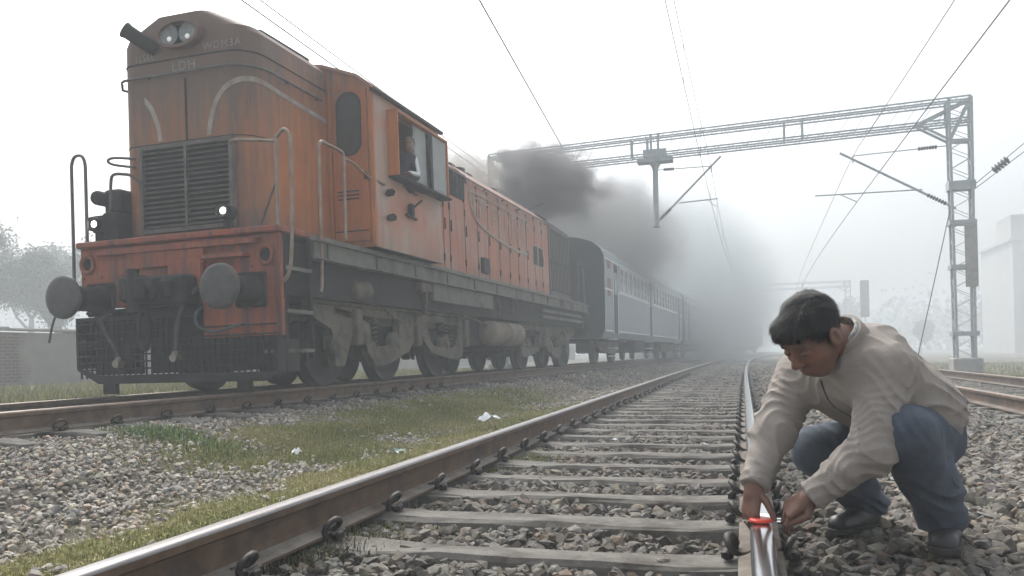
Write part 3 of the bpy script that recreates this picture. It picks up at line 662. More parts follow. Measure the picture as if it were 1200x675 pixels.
# fittings below the cab window
b=MB(); b.lathe([(0,0),(.03,0),(.05,.03),(.05,.10),(.02,.12)],(1.5,2.33,2.52),(1,0,.1),n=12); b.lathe([(0,0),(.03,0),(.05,.03),(.05,.10),(.02,.12)],(1.5,2.36,2.19),(1,0,.1),n=12)
b.box((1.5,3.0,2.30),(1.58,3.10,2.50),bev=.02); b.bar((1.53,2.9,2.33),(1.53,3.25,2.30),.03); b.bar((1.52,3.05,2.4),(1.52,3.5,2.62),.02); b.bar((1.53,2.85,2.72),(1.53,3.3,2.66),.02); b.bar((1.53,2.95,2.70),(1.55,3.5,2.72),.015); tag(b.build('lamp_bracket',m_dark,loco),kind='stuff')
b=MB(); b.bar((.60,.85,4.29),(.66,1.85,4.26),.05,.05); b.build('nose_roof_rail',m_dark,loco)

# long hood
HW,H0,H1=.985,CR,15.2
def hood_sec(a,w=HW): return [(-w,a,1.77),(-w,a,3.68),(-.62,a,4.0),(-.25,a,4.08),(.25,a,4.08),(.62,a,4.0),(w,a,3.68),(w,a,1.77)]
b=MB(); b.loft([hood_sec(H0+.003),hood_sec(12.95)]); hood=b.build('engine_hood',P_hood,loco)
b=MB(); b.loft([hood_sec(12.953,1.02),hood_sec(H1,1.02)]); rad=b.build('radiator_hood',P_hoodr,loco)
# grille behind the cab
b=MB(); b.box((.985,5.05,3.22),(1.0,6.9,3.70)); b.box((.6,5.05,3.7),(.99,6.9,3.72)); b.build('intake_grille',m_void,hood)
for k in range(9):
    bb=MB(); bb.box((1.0,5.07+k*.205,3.22),(1.012,5.10+k*.205,3.70)); bb.build('grille_bar',m_dark,hood)
# doors along the hood
da=5.02; widths=[.62,.30,.78,.70,.66,.72,.70,.68,.72,.70,.66,.66]
for k,w in enumerate(widths):
    zt=3.18 if da<6.6 else 3.56
    b=MB(); b.box((.986,da+.012,1.86),(1.004,da+w-.012,zt),bev=.004)
    for z in (2.0,zt-.25): b.box((1.004,da+w-.03,z),(1.022,da+w+.01,z+.12),mi=1)
    b.box((1.004,da+.05,2.55),(1.02,da+.08,2.75),mi=1)
    if k==4: b.box((1.005,da+.14,1.95),(1.07,da+.5,2.25),mi=1)
    b.build('hood_door',[P_hood,m_dark],loco)
    if k<len(widths)-1:
        bb=MB(); bb.box((.986,da+w-.02,1.82),(1.006,da+w+.012,3.62)); bb.build('door_gap',m_void,hood)
    da+=w
for (a0,a1,z0,z1) in ((11.45,11.78,2.5,2.95),(11.92,12.3,2.5,2.95)):
    b=MB(); b.box((1.004,a0-.03,z0-.03),(1.012,a1+.03,z1+.03),mi=1); b.box((1.0125,a0,z0),(1.016,a1,z1)); b.build('hood_opening',[m_void,m_marking],hood)
# upper chamfer panels and long grab rail
for k in range(6):
    b=MB(); a0=6.95+k*1.0; M_=Matrix.Translation((.80,0,3.842))@Matrix.Rotation(math.atan2(.32,.365),4,'Y'); b.box((-.21,a0+.015,.002),(.21,a0+.985,.016),M=M_,bev=.004); b.build('upper_panel',P_hood,hood)
rail_tube([(1.06,4.6,3.66)]+[(1.06,a,3.64) for a in np.arange(5.5,12.8,1.2)],.015,sm=False,par=hood)
b=MB()
for a in np.arange(5.5,12.8,1.2): b.bar((.98,a,3.62),(1.06,a,3.64),.02)
b.build('rail_bracket',m_dark,hood)
b=MB()
for a in np.arange(13.1,15.1,.16): b.box((1.021,a,2.0),(1.034,a+.03,3.55))
for z in (2.0,2.75,3.55): b.box((1.021,13.05,z-.03),(1.04,15.1,z+.03))
b.build('radiator_grille',m_dark,rad)
b=MB(); b.box((-.32,8.6,4.08),(.32,9.3,4.2),bev=.03); b.box((-.45,13.3,4.08),(.45,15.0,4.17),bev=.02); b.lathe([(.2,0),(.22,.3),(.17,.32)],(0,9.0,4.08),(0,0,1),n=18); b.build('exhaust_stack',m_dark,loco)
b=MB()
for a in (5.3,7.4,8.4,10.1): b.box((.35,a,4.05),(.5,a+.3,4.15),bev=.02)
b.tube([(.5,5.35,4.12),(.5,5.35,4.24)],.05,8); b.tube([(.55,12.6,4.02),(.72,12.9,4.18),(.85,13.2,4.26)],.02,6); b.build('roof_fitting',m_dark,hood)
# remains of white lettering and stripe on the hood side
pz=lambda p:(1,0,0)
strip(smooth_pts([(1.024,6.95,3.45),(1.024,7.1,3.15),(1.024,7.45,2.92),(1.024,8.5,2.76),(1.024,9.9,2.66),(1.024,10.9,2.68)],6),.055,pz,parent=hood)
strip([(1.024,7.0,3.46),(1.024,8.0,3.47),(1.024,10.9,3.45)],.03,pz,parent=hood)
for k,(a,z0,z1) in enumerate([(7.2,3.0,3.4),(7.55,3.0,3.38),(7.9,2.98,3.38),(8.35,2.95,3.36),(8.75,2.95,3.36),(9.2,2.9,3.36),(9.7,2.85,3.38),(10.05,2.85,3.36),(10.5,2.8,3.4),(10.85,2.75,3.4)]):
    strip([(1.024,a,z0),(1.024,a+.02,(z0+z1)/2),(1.024,a,z1)],.045,pz,parent=hood)
    strip([(1.025,a,z1-.03),(1.025,a+.2,z1-.02)],.04,pz,parent=hood)
    if k%2: strip([(1.025,a+.2,z1-.02),(1.025,a+.22,z1-.2),(1.025,a,z1-.22)],.035,pz,parent=hood)
b=MB(); b.box((1.53-.028,3.30,2.0),(1.504,4.1,2.75)); 
# long hood end rail at the back of the locomotive
rail_tube([(1.33,15.6,1.76),(1.33,15.6,2.7),(1.33,15.55,2.82),(1.33,15.1,2.84),(1.33,14.9,2.8),(1.33,14.88,1.77)],.02)

# under the frame: tank, reservoirs, pipes
b=MB(); b.box((-1.15,6.55,.45),(1.05,9.4,1.1),bev=.08); b.build('fuel_tank',m_dark,loco)
b=MB(); b.lathe([(.0,0),(.16,.02),(.235,.08),(.24,.1),(.24,1.0),(.246,1.0),(.246,1.04),(.24,1.04),(.24,1.95),(.16,2.05),(0,2.07)],(1.18,7.15,.76),(0,1,0),n=26); b.build('air_reservoir',m_ltank,loco)
b=MB(); b.lathe([(.0,0),(.1,.01),(.14,.05),(.145,.34),(.16,.36),(.16,.39),(.05,.41)],(1.2,1.75,1.20),(0,1,0),n=20); b.build('brake_cylinder',m_bog,loco)
b=MB(); b.lathe([(.0,0),(.07,.01),(.10,.04),(.10,.26),(0,.28)],(1.15,5.9,1.12),(0,1,0),n=16); b.lathe([(.0,0),(.07,.01),(.10,.04),(.10,.26),(0,.28)],(1.15,10.6,1.12),(0,1,0),n=16); b.build('valve',m_ltank,loco)
b=MB()
b.tube([(1.22,.7,1.38),(1.22,2.6,1.40),(1.22,4.2,1.33)],.025,8); b.tube([(1.2,.7,1.28),(1.2,3.0,1.26),(1.15,3.9,1.15)],.018,8); b.tube([(1.2,5.6,1.0),(1.2,6.4,1.02),(1.2,7.2,.9)],.02,8)
b.bar((1.33,3.95,1.46),(1.33,3.95,1.15),.06); b.box((1.22,3.75,1.30),(1.36,4.2,1.46),bev=.02); b.bar((1.30,4.05,1.3),(1.25,4.05,.98),.055); b.bar((1.35,7.5,1.46),(1.35,7.5,1.1),.05); b.bar((1.35,8.4,1.46),(1.35,8.4,1.15),.05); b.bar((1.35,15.2,1.45),(1.3,15.25,1.05),.06)
for k in range(7): b.tube([(1.16+.02*math.sin(k),2.45+.14*k,1.16-.05*k),(1.18,2.52+.14*k,1.14-.05*k)],.028,6)
tag(b.build('under_pipes',m_bog,loco),kind='stuff')

# bogies
def wheel(a,s,par):
    b=MB(); x=s*.80; ax=(s,0,0)
    b.lathe([(.06,.16),(.10,.15),(.12,.09),(.40,.06),(.47,.075),(.485,.13),(.535,.13)],(x,a,.535),ax,n=36)
    b.lathe([(.535,.13),(.54,.03),(.567,.01),(.565,-.02),(.48,-.02),(.2,.0),(.06,.02)],(x,a,.535),ax,n=36,mi=1)
    o=b.build('wheel',[m_wheel,m_tread if False else m_wheel],par); return o
def bogie(axles, mirror):
    c=sum(axles)/3
    b=MB()
    O1=[(.9,1.02),(2.1,1.06),(4.02,1.08),(4.0,.62),(3.72,.42),(3.05,.25),(2.62,.22),(2.38,.42),(2.30,.62),(1.95,.62),(1.72,.24),(1.5,.24),(1.42,.7),(.9,.86)]
    H1=[(1.5,.98),(2.4,.90),(3.42,.88),(3.42,.80),(3.36,.58),(3.1,.50),(2.72,.50),(2.50,.58),(2.46,.80),(2.30,.84),(2.0,.86),(1.8,.86),(1.6,.88),(1.5,.9)]
    O2=[(4.05,1.06),(5.3,1.06),(6.25,1.02),(6.3,.80),(6.08,.60),(6.0,.34),(5.72,.27),(5.1,.34),(4.62,.40),(4.30,.60),(4.2,.8),(4.05,.85)]
    H2=[(4.46,.88),(5.0,.90),(5.82,.88),(5.8,.80),(5.76,.62),(5.66,.52),(5.5,.49),(5.0,.49),(4.72,.51),(4.58,.6),(4.48,.75),(4.46,.8)]
    f=(lambda p:(15.75-p[0],p[1])) if mirror else (lambda p:p)
    for s in (-1,1):
        for O_,H_ in ((O1,H1),(O2,H2)): b.prism([f(p) for p in O_],s*.11,x0=s*1.02,hole=[f(p) for p in H_])
        for (p,q_) in (((.9,1.0),(6.25,1.06)),): 
            A0,A1=f(p)[0],f(q_)[0]; b.box((s*.98,min(A0,A1),1.0),(s*1.16,max(A0,A1),1.09),bev=.01)
        for t in (2.05,4.02,6.15):
            y=f((t,0))[0]; b.box((s*1.06,y-.09,.50),(s*1.2,y+.09,.98),bev=.02)
    b.box((-1.0,min(f((1.0,0))[0],f((6.2,0))[0]),.8),(1.0,max(f((1.0,0))[0],f((6.2,0))[0]),1.0))
    bg_=b.build('bogie',[m_bog],loco)
    for a in axles:
        for s in (-1,1): wheel(a,s,bg_)
        bb=MB(); bb.cyl((-.85,a,.535),(.85,a,.535),.09,n=16); bb.box((-.5,a-.25,.35),(.4,a+.45,.9),bev=.05); bb.build('axle_and_motor',m_dark,bg_)
        for s in (-1,1):
            bb=MB(); bb.lathe([(.17,0),(.175,.10),(.15,.115),(.08,.12),(.075,.15),(0,.15)],(s*1.0,a,.535),(s,0,0),n=20); bb.build('axle_box',m_bog,bg_)
    for t in (2.62,5.25,5.5):
        y=f((t,0))[0]
        for s in (-1,1):
            bb=MB(); n=44; bb.tube([(s*1.08+.065*math.cos(i*.9),y+.065*math.sin(i*.9),.50+.40*i/n) for i in range(n+1)],.017,5); bb.build('coil_spring',m_bog,bg_)
    for t in (2.28,6.2):
        y=f((t,0))[0]
        for s in (-1,1):
            bb=MB(); bb.lathe([(0,.085),(.05,.085),(.06,.06),(.13,.055),(.15,.04),(.15,.0)],(s*1.1,y,.66),(s,0,0),n=20); bb.build('damper',m_bog,bg_)
    for t in (1.0,2.45,4.15,6.3):     # brake shoes
        y=f((t,0))[0]
        for s in (-1,1):
            bb=MB(); bb.box((s*.82,y-.05,.30),(s*.95,y+.05,.80),bev=.02); bb.bar((s*1.0,y,.3),(s*1.0,y+.1,.95),.04); bb.build('brake_shoe',m_dark,bg_)
    return bg_
bogie((1.58,3.35,5.30),False); bogie((10.45,12.40,14.17),True)


# ------------------------------------------------------------------ coaches
m_coach=mat('coach_pale_blue',(.32,.36,.375),(.25,.285,.30),scale=3,rough=.5,c3=(.25,.29,.30),s3=1.2,t3=(.5,.75))
m_cend=mat('coach_end_blue',(.035,.055,.075),(.05,.06,.065),scale=4,rough=.7)
m_croof=mat('coach_roof',(.42,.44,.44),(.30,.31,.31),scale=4,rough=.7)
m_cwhite=mat('coach_white_trim',(.72,.74,.74),None,rough=.6)
m_cred=mat('coach_sign_maroon',(.22,.07,.06),(.3,.2,.17),scale=30,rough=.7)
def coach_sec(a,k=1.0):
    h=[(1.50,.82),(1.60,1.05),(1.62,1.4),(1.62,2.9),(1.60,3.3),(1.50,3.52),(1.25,3.72),(.8,3.86),(.3,3.92)]
    return [(x,a,z) for x,z in h]+[(-x,a,z) for x,z in reversed(h)]
def make_coach():
    t=bpy.data.objects.new('passenger_coach',None); link(t); Lc=21.3
    b=MB(); b.loft([coach_sec(0),coach_sec(Lc)])
    n=18
    for i,f in enumerate(b.f[:n]): b.mi[i]= 1 if 5<=i<=11 else 0
    b.mi[n]=2; b.mi[n+1]=2
    body=b.build('body',[m_coach,m_croof,m_cend],t)
    b=MB(); b.box((-1.2,-.35,1.0),(-.5,-.003,2.1)); b.box((-.42,-.42,1.1),(.42,-.003,3.2),bev=.03); b.build('gangway',m_cend,t)
    for s in (-1,1):
        b=MB(); b.lathe([(0,-.55),(.2,-.54),(.22,-.5),(.08,-.48),(.08,0)],(s*.978,0,1.1),(0,1,0),n=18); b.build('buffer',m_dark,t)
        b=MB(); b.box((s*1.622,.0+.03,2.28),(s*1.630,Lc-.03,2.33)); b.box((s*1.622,.03,3.20),(s*1.630,Lc-.03,3.25)); b.box((s*1.622,.03,1.02),(s*1.627,Lc-.03,1.06)); b.build('side_trim',m_cwhite,t)
        for a0 in (1.35,9.1,19.2):
            b=MB(); b.box((s*1.621,a0,1.0),(s*1.633,a0+.72,3.15)); b.box((s*1.621,a0-.05,.95),(s*1.64,a0,3.2),mi=1); b.box((s*1.621,a0+.72,.95),(s*1.64,a0+.77,3.2),mi=1)
            b.box((s*1.634,a0+.15,2.2),(s*1.638,a0+.57,2.9),mi=2)
            for z in (.25,.5,.78): b.box((s*1.4,a0+.1,z),(s*1.62,a0+.62,z+.03),mi=1)
            d=b.build('door',[m_cend,m_cwhite,m_pane],t)
        for k in range(7):
            a0=2.6+k*.88; win(t,s,a0)
        for k in range(9): win(t,s,10.3+k*.94)
        for z0,z1 in ((2.1,2.65),(2.95,3.25)):
            b=MB(); b.box((s*1.622,.45,z0),(s*1.628,.95,z1)); b.build('notice_panel',m_cred,t)
    b=MB(); b.box((-1.3,1,.75),(1.3,Lc-1,1.0)); b.box((-1.2,8,.35),(1.2,10.5,.8),bev=.05); b.box((-1.1,12,.4),(1.2,13.5,.8),bev=.05); b.build('underframe',m_dark,t)
    for k,c in enumerate((3.3,Lc-3.3)):
        b=MB()
        for s in (-1,1): b.prism([(c-1.9,.75),(c-1.2,.9),(c+1.2,.9),(c+1.9,.75),(c+1.7,.45),(c+.6,.35),(c-.6,.35),(c-1.7,.45)],s*.1,x0=s*1.0)
        bo=b.build('bogie',m_bog,t)
        for a in (c-1.45,c+1.45):
            for s in (-1,1):
                w=MB(); w.lathe([(.06,.14),(.38,.08),(.45,.13),(.457,.0),(.48,-.02),(.06,.0)],(s*.80,a,.457),(s,0,0),n=24); w.build('wheel',m_wheel,bo)
    return t
WIN=None
def win(t,s,a0):
    global WIN
    if WIN is None:
        b=MB(); w,h=.60,.74
        b.box((0,-.05,-.05),(.012,w+.05,0)); b.box((0,-.05,h),(.012,w+.05,h+.05)); b.box((0,-.05,0),(.012,0,h)); b.box((0,w,0),(.012,w+.05,h)); 
        for k in range(2): b.box((.004,0,.23+k*.24),(.009,w,.245+k*.24))
        fr=b.data('window',m_cwhite); b=MB(); b.box((.001,0,0),(.003,w,h)); WIN=(fr,b.data('pane',m_pane))
    o=bpy.data.objects.new('window',WIN[0]); link(o); o.parent=t; o.location=(s*1.622,a0,2.38); o.scale=(s,1,1)
    p=bpy.data.objects.new('pane',WIN[1]); link(p); p.parent=o
c0=make_coach()
def place_coach(o,ya):
    yb=ya+20.5; xa,xb=float(lft(ya)),float(lft(yb)); th=math.atan2(xb-xa,yb-ya)
    o.rotation_euler=(0,0,-th); o.location=(xa,ya,.385)
ord_=['first','second','third','fourth']
texts=['pale blue passenger coach with dark blue end wall, directly behind the orange locomotive',
       'second pale blue passenger coach of the train, half lost in smoke',
       'third passenger coach of the train, a grey shape in the fog',
       'last passenger coach that can still be made out in the fog, farthest from the locomotive']
for k in range(4):
    o=c0 if k==0 else copy_tree(c0); place_coach(o,24.85+k*22.4); tag(o,texts[k],'coach','coaches of the train')

# ------------------------------------------------------------------ overhead line portal
m_galv=mat('galvanised_steel',(.44,.48,.49),(.35,.38,.39),scale=6,rough=.6,metal=.2)
m_ins=mat('insulator',(.085,.075,.075),None,rough=.4)
m_wire=mat('wire_copper',(.10,.10,.10),None,rough=.6)
m_blk=mat('concrete_base',(.40,.39,.36),(.3,.29,.27),scale=6,rough=.9)
def lattice(b,p,q,up,w,h,n,r=.024,br=.014):
    """box lattice between p and q with 4 chords and zigzag bracing; returns nothing"""
    p=Vector(p);q=Vector(q);d=(q-p);u=Vector(up);s=d.cross(u).normalized();u=s.cross(d).normalized()
    c=[(s*i*w/2+u*j*h/2) for i,j in ((-1,-1),(1,-1),(1,1),(-1,1))]
    for k in c: b.bar(p+k,q+k,r*2.2,r*2.2)
    for f in range(4):
        c0_,c1_=c[f],c[(f+1)%4]
        for i in range(n):
            a=p+d*(i/n); e=p+d*((i+1)/n)
            if i%2: b.bar(a+c0_,e+c1_,br*2,br)
            else: b.bar(a+c1_,e+c0_,br*2,br)
def portal(name,label,pr,plf,ztop,zb,n1=16,detail=True):
    t=empty(name,(pr[0],pr[1],zb)); tag(t,label,'gantry'); inv=-Vector((pr[0],pr[1],zb))
    u=(Vector((plf[0],plf[1],0))-Vector((pr[0],pr[1],0))).normalized()
    def base(P,nm,flip=1):
        P3=Vector((P[0],P[1],0)); b=MB(); b_=lambda z:P3+Vector((0,0,z))
        # four legs, wide face to the line of sight
        w=.27
        for i in (-1,1):
            for j in (-1,1):
                b.bar(b_(zb)+u*i*w*.8+Vector((0,j*.16,0)),b_(ztop)+u*i*w+Vector((0,j*.16,0)),.065,.065)
        n=26 if detail else 12
        for k in range(n):
            z0=zb+(ztop-zb)*k/n; z1=zb+(ztop-zb)*(k+1)/n; s_=1 if k%2 else -1
            for j in (-.16,.16): b.bar(b_(z0)+u*s_*w*.9+Vector((0,j,0)),b_(z1)-u*s_*w*.9+Vector((0,j,0)),.03,.012)
            for i in (-w*.9,w*.9): b.bar(b_(z0)+u*i+Vector((0,-.16*s_,0)),b_(z1)+u*i+Vector((0,.16*s_,0)),.03,.012)
        for z in ((3.3-.4,4.1,5.1,1.1) if detail else (4,)):
            b.box(b_(z)-Vector((w+.06,.2,.06 if z!=5.1 else .12)),b_(z)+Vector((w+.06,.2,.06 if z!=5.1 else .12)))
        o=b.build('column',m_galv,t); o.location=inv
        c=MB(); c.box(b_(zb-.4)-Vector((.34,.3,0)),b_(zb+.0)+Vector((.38,.3,0)),bev=.03); c=c.build('concrete_base',m_blk,t); c.location=inv
    base(pr,'r'); base(plf,'l')
    A_=Vector((pr[0],pr[1],0))-u*.27; B_=Vector((plf[0],plf[1],0))+u*.27
    b=MB(); L_=(B_-A_).length; zt=ztop-.04; zl=ztop-.62
    dy=Vector((0,.16,0))
    nn=int(L_/.42)
    for z in (zt,zl):
        for k in (-1,1):
            b.bar(A_+Vector((0,0,z+.07))+dy*k,B_+Vector((0,0,z+.07))+dy*k,.035,.04); b.bar(A_+Vector((0,0,z-.07))+dy*k,B_+Vector((0,0,z-.07))+dy*k,.035,.04)
            for i in range(nn*2):
                p=A_+(B_-A_)*(i/(nn*2)); q_=A_+(B_-A_)*((i+1)/(nn*2)); s_=1 if i%2 else -1
                b.bar(p+Vector((0,0,z-.07*s_))+dy*k,q_+Vector((0,0,z+.07*s_))+dy*k,.02,.012)
    for i in (range(0,nn) if detail else range(0,nn,2)):
        p=A_+(B_-A_)*(i/nn); q_=A_+(B_-A_)*((i+1)/nn); 
        b.bar(p+Vector((0,0,zt)),q_+Vector((0,0,zl)),.012,.012) 
    for fr in (.04,.30,.335,.62,.655,.96):
        p=A_+(B_-A_)*fr; b.bar(p+Vector((0,-.16,zl)),p+Vector((0,-.16,zt)),.05,.05); b.bar(p+Vector((0,.16,zl)),p+Vector((0,.16,zt)),.05,.05)
    o=b.build('beam',m_galv,t); o.location=inv
    b=MB()
    for P,sg in ((Vector((pr[0],pr[1],0)),1),(Vector((plf[0],plf[1],0)),-1)):
        for j in (-.16,.16):
            c=P+u*sg*.25+Vector((0,j,0)); o_=P-u*sg*.27+Vector((0,j,0))
            b.bar(c+u*sg*.75+Vector((0,0,zl)),c+Vector((0,0,zl-.5)),.06,.06); b.bar(c+u*sg*.85+Vector((0,0,zl)),o_+Vector((0,0,zt)),.06,.06); b.bar(c+Vector((0,0,zl-.5)),o_+Vector((0,0,zt)),.06,.06); b.bar(c+Vector((0,0,zl-.5)),o_+Vector((0,0,zl-.55)),.06,.06)
    o=b.build('corner_brace',m_galv,t); o.location=inv; tag(o,kind='stuff')
    return t,u,A_,B_
PT,PU,PA,PB=portal('overhead_line_portal','tall grey lattice portal spanning the tracks above the locomotive and the squatting man',(5.78,25.0),(-7.85,27.0),7.46,.45)
inv=-PT.location
def part(b,name,m,par,off=None):
    o=b.build(name,m,par); o.location=inv if off is None else off; return o
b=MB(); b.box((5.80,24.75,1.35+1.0),(6.10,24.83,4.02),bev=.01); part(b,'weight_box',m_blk,PT)
# drop arm between the tracks
dx,dy_=-2.5,26.2; b=MB(); b.lathe([(.10,4.62),(.115,4.66),(.10,4.70),(.085,4.75),(.085,6.4),(.12,6.5),(.22,6.66)],(dx,dy_,0),(0,0,1),n=14)
b.box((dx-.55,dy_-.2,6.62),(dx+.55,dy_+.2,6.78),bev=.02); b.box((dx-.35,dy_-.22,6.78),(dx+.35,dy_+.22,7.02)); b.bar((dx-.10,dy_-.2,6.7),(dx-.10,dy_-.2,7.5),.07); b.bar((dx+.12,dy_-.2,6.7),(dx+.12,dy_-.2,7.5),.07); part(b,'drop_arm',m_galv,PT)
def cantilever(m0,m1,tip,steady0,steady1,reg0,reg1,name='cantilever'):
    b=MB(); b.tube([m1,tip],.034,8); b.tube([m0,reg0],.016,6); b.tube([steady0,steady1],.02,6); b.tube([Vector(steady1)+(Vector(steady0)-Vector(steady1))*.25-Vector((0,0,.02)),reg1],.014,6)
    b.tube([Vector(reg0),Vector(reg0)+Vector((0,0,-.2))],.02,6)
    o=part(b,name,m_galv,PT)
    for p,q_,f0,f1 in ((m1,tip,.08,.24),(m0,reg0,.12,.32)):
        p=Vector(p);q_=Vector(q_); b=MB(); d=q_-p; L_=d.length*(f1-f0); n=7; prof=[]
        for i in range(n): prof+=[(.03,L_*(i+.1)/n),(.07,L_*(i+.5)/n),(.03,L_*(i+.9)/n)]
        b.lathe(prof,p+d*f0,d,n=10); x=b.build('insulator',m_ins,o)
cantilever((-2.44,26.1,6.38),(-2.52,26.1,4.70),(-.52,26.1,6.66),(-1.78,26.1,5.32),(-.62,26.1,5.38),(-.80,26.1,6.38),(-.70,26.1,5.14))
cantilever((5.52,25.,6.22),(5.65,25.,4.50),(2.74,25.,6.24),(4.83,25.,5.07),(2.06,25.,5.08),(3.08,25.,6.13),(3.16,25.,4.84))
# wires, each a thing of its own
def wire(label,pts,r=.008,droppers=None):
    b=MB(); b.tube([Vector(p) for p in pts],r,5); o=b.build('overhead_wire',m_wire); tag(o,label,'wire'); return o
def along(off,zf,y0,y1,base=cen,step=3): return [(float(base(y))+off,y,zf(y)) for y in np.arange(y0,y1+.1,step)]
def cat_sag(z0,sag,ysup=25.,span=54.): return lambda y: z0-sag*(1-(((y-ysup)/span%1)*2-1)**2)
def dropper(b,x,y,z0,z1): b.tube([(x,y,z0),(x,y,z1)],.004,4)
WR=.0065
wire('lower of the two wires running over the near track to the hanging arm',along(-.02,lambda y:5.16+.0*y,-2,118),WR)
b=MB(); b.tube([Vector(p) for p in along(-.02,cat_sag(6.33,.75),-2,118)],WR,5)
for y in np.arange(3,110,5.5): dropper(b,float(cen(y))-.02,y,5.16,cat_sag(6.33,.75)(y))
tag(b.build('overhead_wire',m_wire),'upper sagging wire with thin droppers over the near track','wire')
wire('contact wire over the empty right track, crossing below the portal beam at right',along(-.58,lambda y:4.86+.02*0,0,118,rgt),.010)
wire('higher carrying wire over the empty right track, passing above the slanted arm',along(-.68,cat_sag(6.15,.6),0,118,rgt),.008)
wire('single wire high above the locomotive, running down to the left end of the portal',[(-4.68-.074*(y-15.09),y,7.5) for y in np.arange(5,27.5,2)],.018)
wire('left one of two thin wires beside the locomotive roof',[(-8.93-.012*(y-13.7),y,7.5) for y in np.arange(4,60,4)],.016)
wire('right one of two thin wires beside the locomotive roof',[(-8.60-.014*(y-13.8),y,7.5) for y in np.arange(4,60,4)],.014)
# anchor wires with insulators at the right post
an=empty('anchor_insulator',(6.1,25,5.1)); tag(an,'pair of dark strain insulators slanting up from the right portal post to the edge','insulator')
b=MB(); 
p0=Vector((6.1,25.,5.1))
for k,(f,q_) in enumerate((((.0),Vector((7.9,24.0,6.3))),)): 
    b.tube([p0,Vector((10.5,21.5,8.9))],.012,5); b.tube([p0+Vector((0,0,-.12)),Vector((10.6,21.5,8.45))],.012,5)
o=b.build('stay_wire',m_wire,an); o.location=-p0
for f in (.09,.26):
    d=Vector((10.5,21.5,8.85))-p0; b=MB(); prof=[]
    for i in range(5): prof+=[(.04,i*.09),(.13,i*.09+.045),(.04,i*.09+.09)]
    b.lathe(prof,p0+d*f-Vector((0,0,.05)),d,n=12); o=b.build('insulator_disc',m_ins,an); o.location=-p0
b=MB(); b.tube([(5.5,25,4.45),(4.0,22.2,.1)],.014,5); tag(b.build('guy_wire',m_wire),'thin slanting stay from the right portal post down behind the man','wire')
# second portal far down the line, and a signal post
portal('overhead_line_portal','faint second portal far away in the fog between the smoke and the signal post',(11.0,96.0),(-4.5,98.0),8.0,.3,detail=False)
t=empty('signal_post',(13.2,100,0)); tag(t,'faint grey signal post standing far off behind the man','signal')
b=MB(); b.cyl((0,0,0),(0,0,5.0),.09,n=10); b.build('pole',m_galv,t); b=MB(); b.box((-.45,-.2,4.2),(.45,.2,8.3),bev=.05); b.build('signal_head',m_dark,t)
b=MB(); b.box((-.5,-.4,-.1),(.5,.4,.25)); b.build('base',m_blk,t)
# ------------------------------------------------------------------ smoke from the exhaust
def smoke(loc,size,dens,nscale,thr,rot=0,col=(.30,.30,.31),seed=0,step=None,soft=.9):
    m=bpy.data.materials.new('diesel_smoke'); m.use_nodes=True; N=m.node_tree.nodes; L=m.node_tree.links; N.remove(N['Principled BSDF'])
    v=N.new('ShaderNodeVolumePrincipled'); v.inputs['Color'].default_value=(*col,1); v.inputs['Anisotropy'].default_value=.1
    tc=N.new('ShaderNodeTexCoord'); ln=N.new('ShaderNodeVectorMath'); ln.operation='LENGTH'; L.new(tc.outputs['Object'],ln.inputs[0])
    nz=N.new('ShaderNodeTexNoise'); nz.inputs['Scale'].default_value=nscale; nz.inputs['Detail'].default_value=5; nz.inputs['Roughness'].default_value=.6
    mp=N.new('ShaderNodeMapping'); mp.inputs['Location'].default_value=(seed,seed*.7,0); L.new(tc.outputs['Object'],mp.inputs[0]); L.new(mp.outputs[0],nz.inputs['Vector'])
    a=N.new('ShaderNodeMath'); a.operation='SUBTRACT'; a.inputs[0].default_value=soft; L.new(ln.outputs['Value'],a.inputs[1])
    c=N.new('ShaderNodeMath'); c.operation='MULTIPLY_ADD'; L.new(nz.outputs[0],c.inputs[0]); c.inputs[1].default_value=3.1; c.inputs[2].default_value=-thr*3.1
    d=N.new('ShaderNodeMath'); d.operation='ADD'; L.new(a.outputs[0],d.inputs[0]); L.new(c.outputs[0],d.inputs[1])
    e=N.new('ShaderNodeMapRange'); e.interpolation_type='SMOOTHSTEP'; e.inputs[1].default_value=0; e.inputs[2].default_value=.55; e.inputs[3].default_value=0; e.inputs[4].default_value=dens; L.new(d.outputs[0],e.inputs[0])
    g_=N.new('ShaderNodeMapRange'); g_.interpolation_type='SMOOTHSTEP'; g_.inputs[1].default_value=1.0; g_.inputs[2].default_value=.45; L.new(ln.outputs['Value'],g_.inputs[0]); h_=N.new('ShaderNodeMath'); h_.operation='MULTIPLY'; L.new(e.outputs[0],h_.inputs[0]); L.new(g_.outputs[0],h_.inputs[1])
    L.new(h_.outputs[0],v.inputs['Density']); L.new(v.outputs[0],N['Material Output'].inputs['Volume'])
    b=MB(); n=20; b.lathe([(math.sin(math.pi*i/12)*1.05,-math.cos(math.pi*i/12)*1.05) for i in range(13)],n=n)
    o=b.build('smoke',m); o.location=loc; o.scale=size; o.rotation_euler=(0,0,rot); tag(o,kind='stuff'); return o
smoke((-5.65,24.0,5.75),(2.6,3.4,1.45),3.4,2.3,.47,col=(.32,.31,.31),seed=4,soft=.74)
smoke((-6.5,20.0,5.35),(1.0,2.4,.8),1.2,1.9,.49,col=(.42,.39,.36),seed=11,soft=.8)
smoke((-5.0,32,5.2),(3.6,10.5,3.0),.6,2.4,.455,rot=-.08,col=(.40,.40,.40),seed=7,soft=.88)
smoke((-3.6,58,4.6),(7.6,21,7.6),.22,2.3,.42,rot=-.10,col=(.56,.595,.605),seed=5,soft=.95)

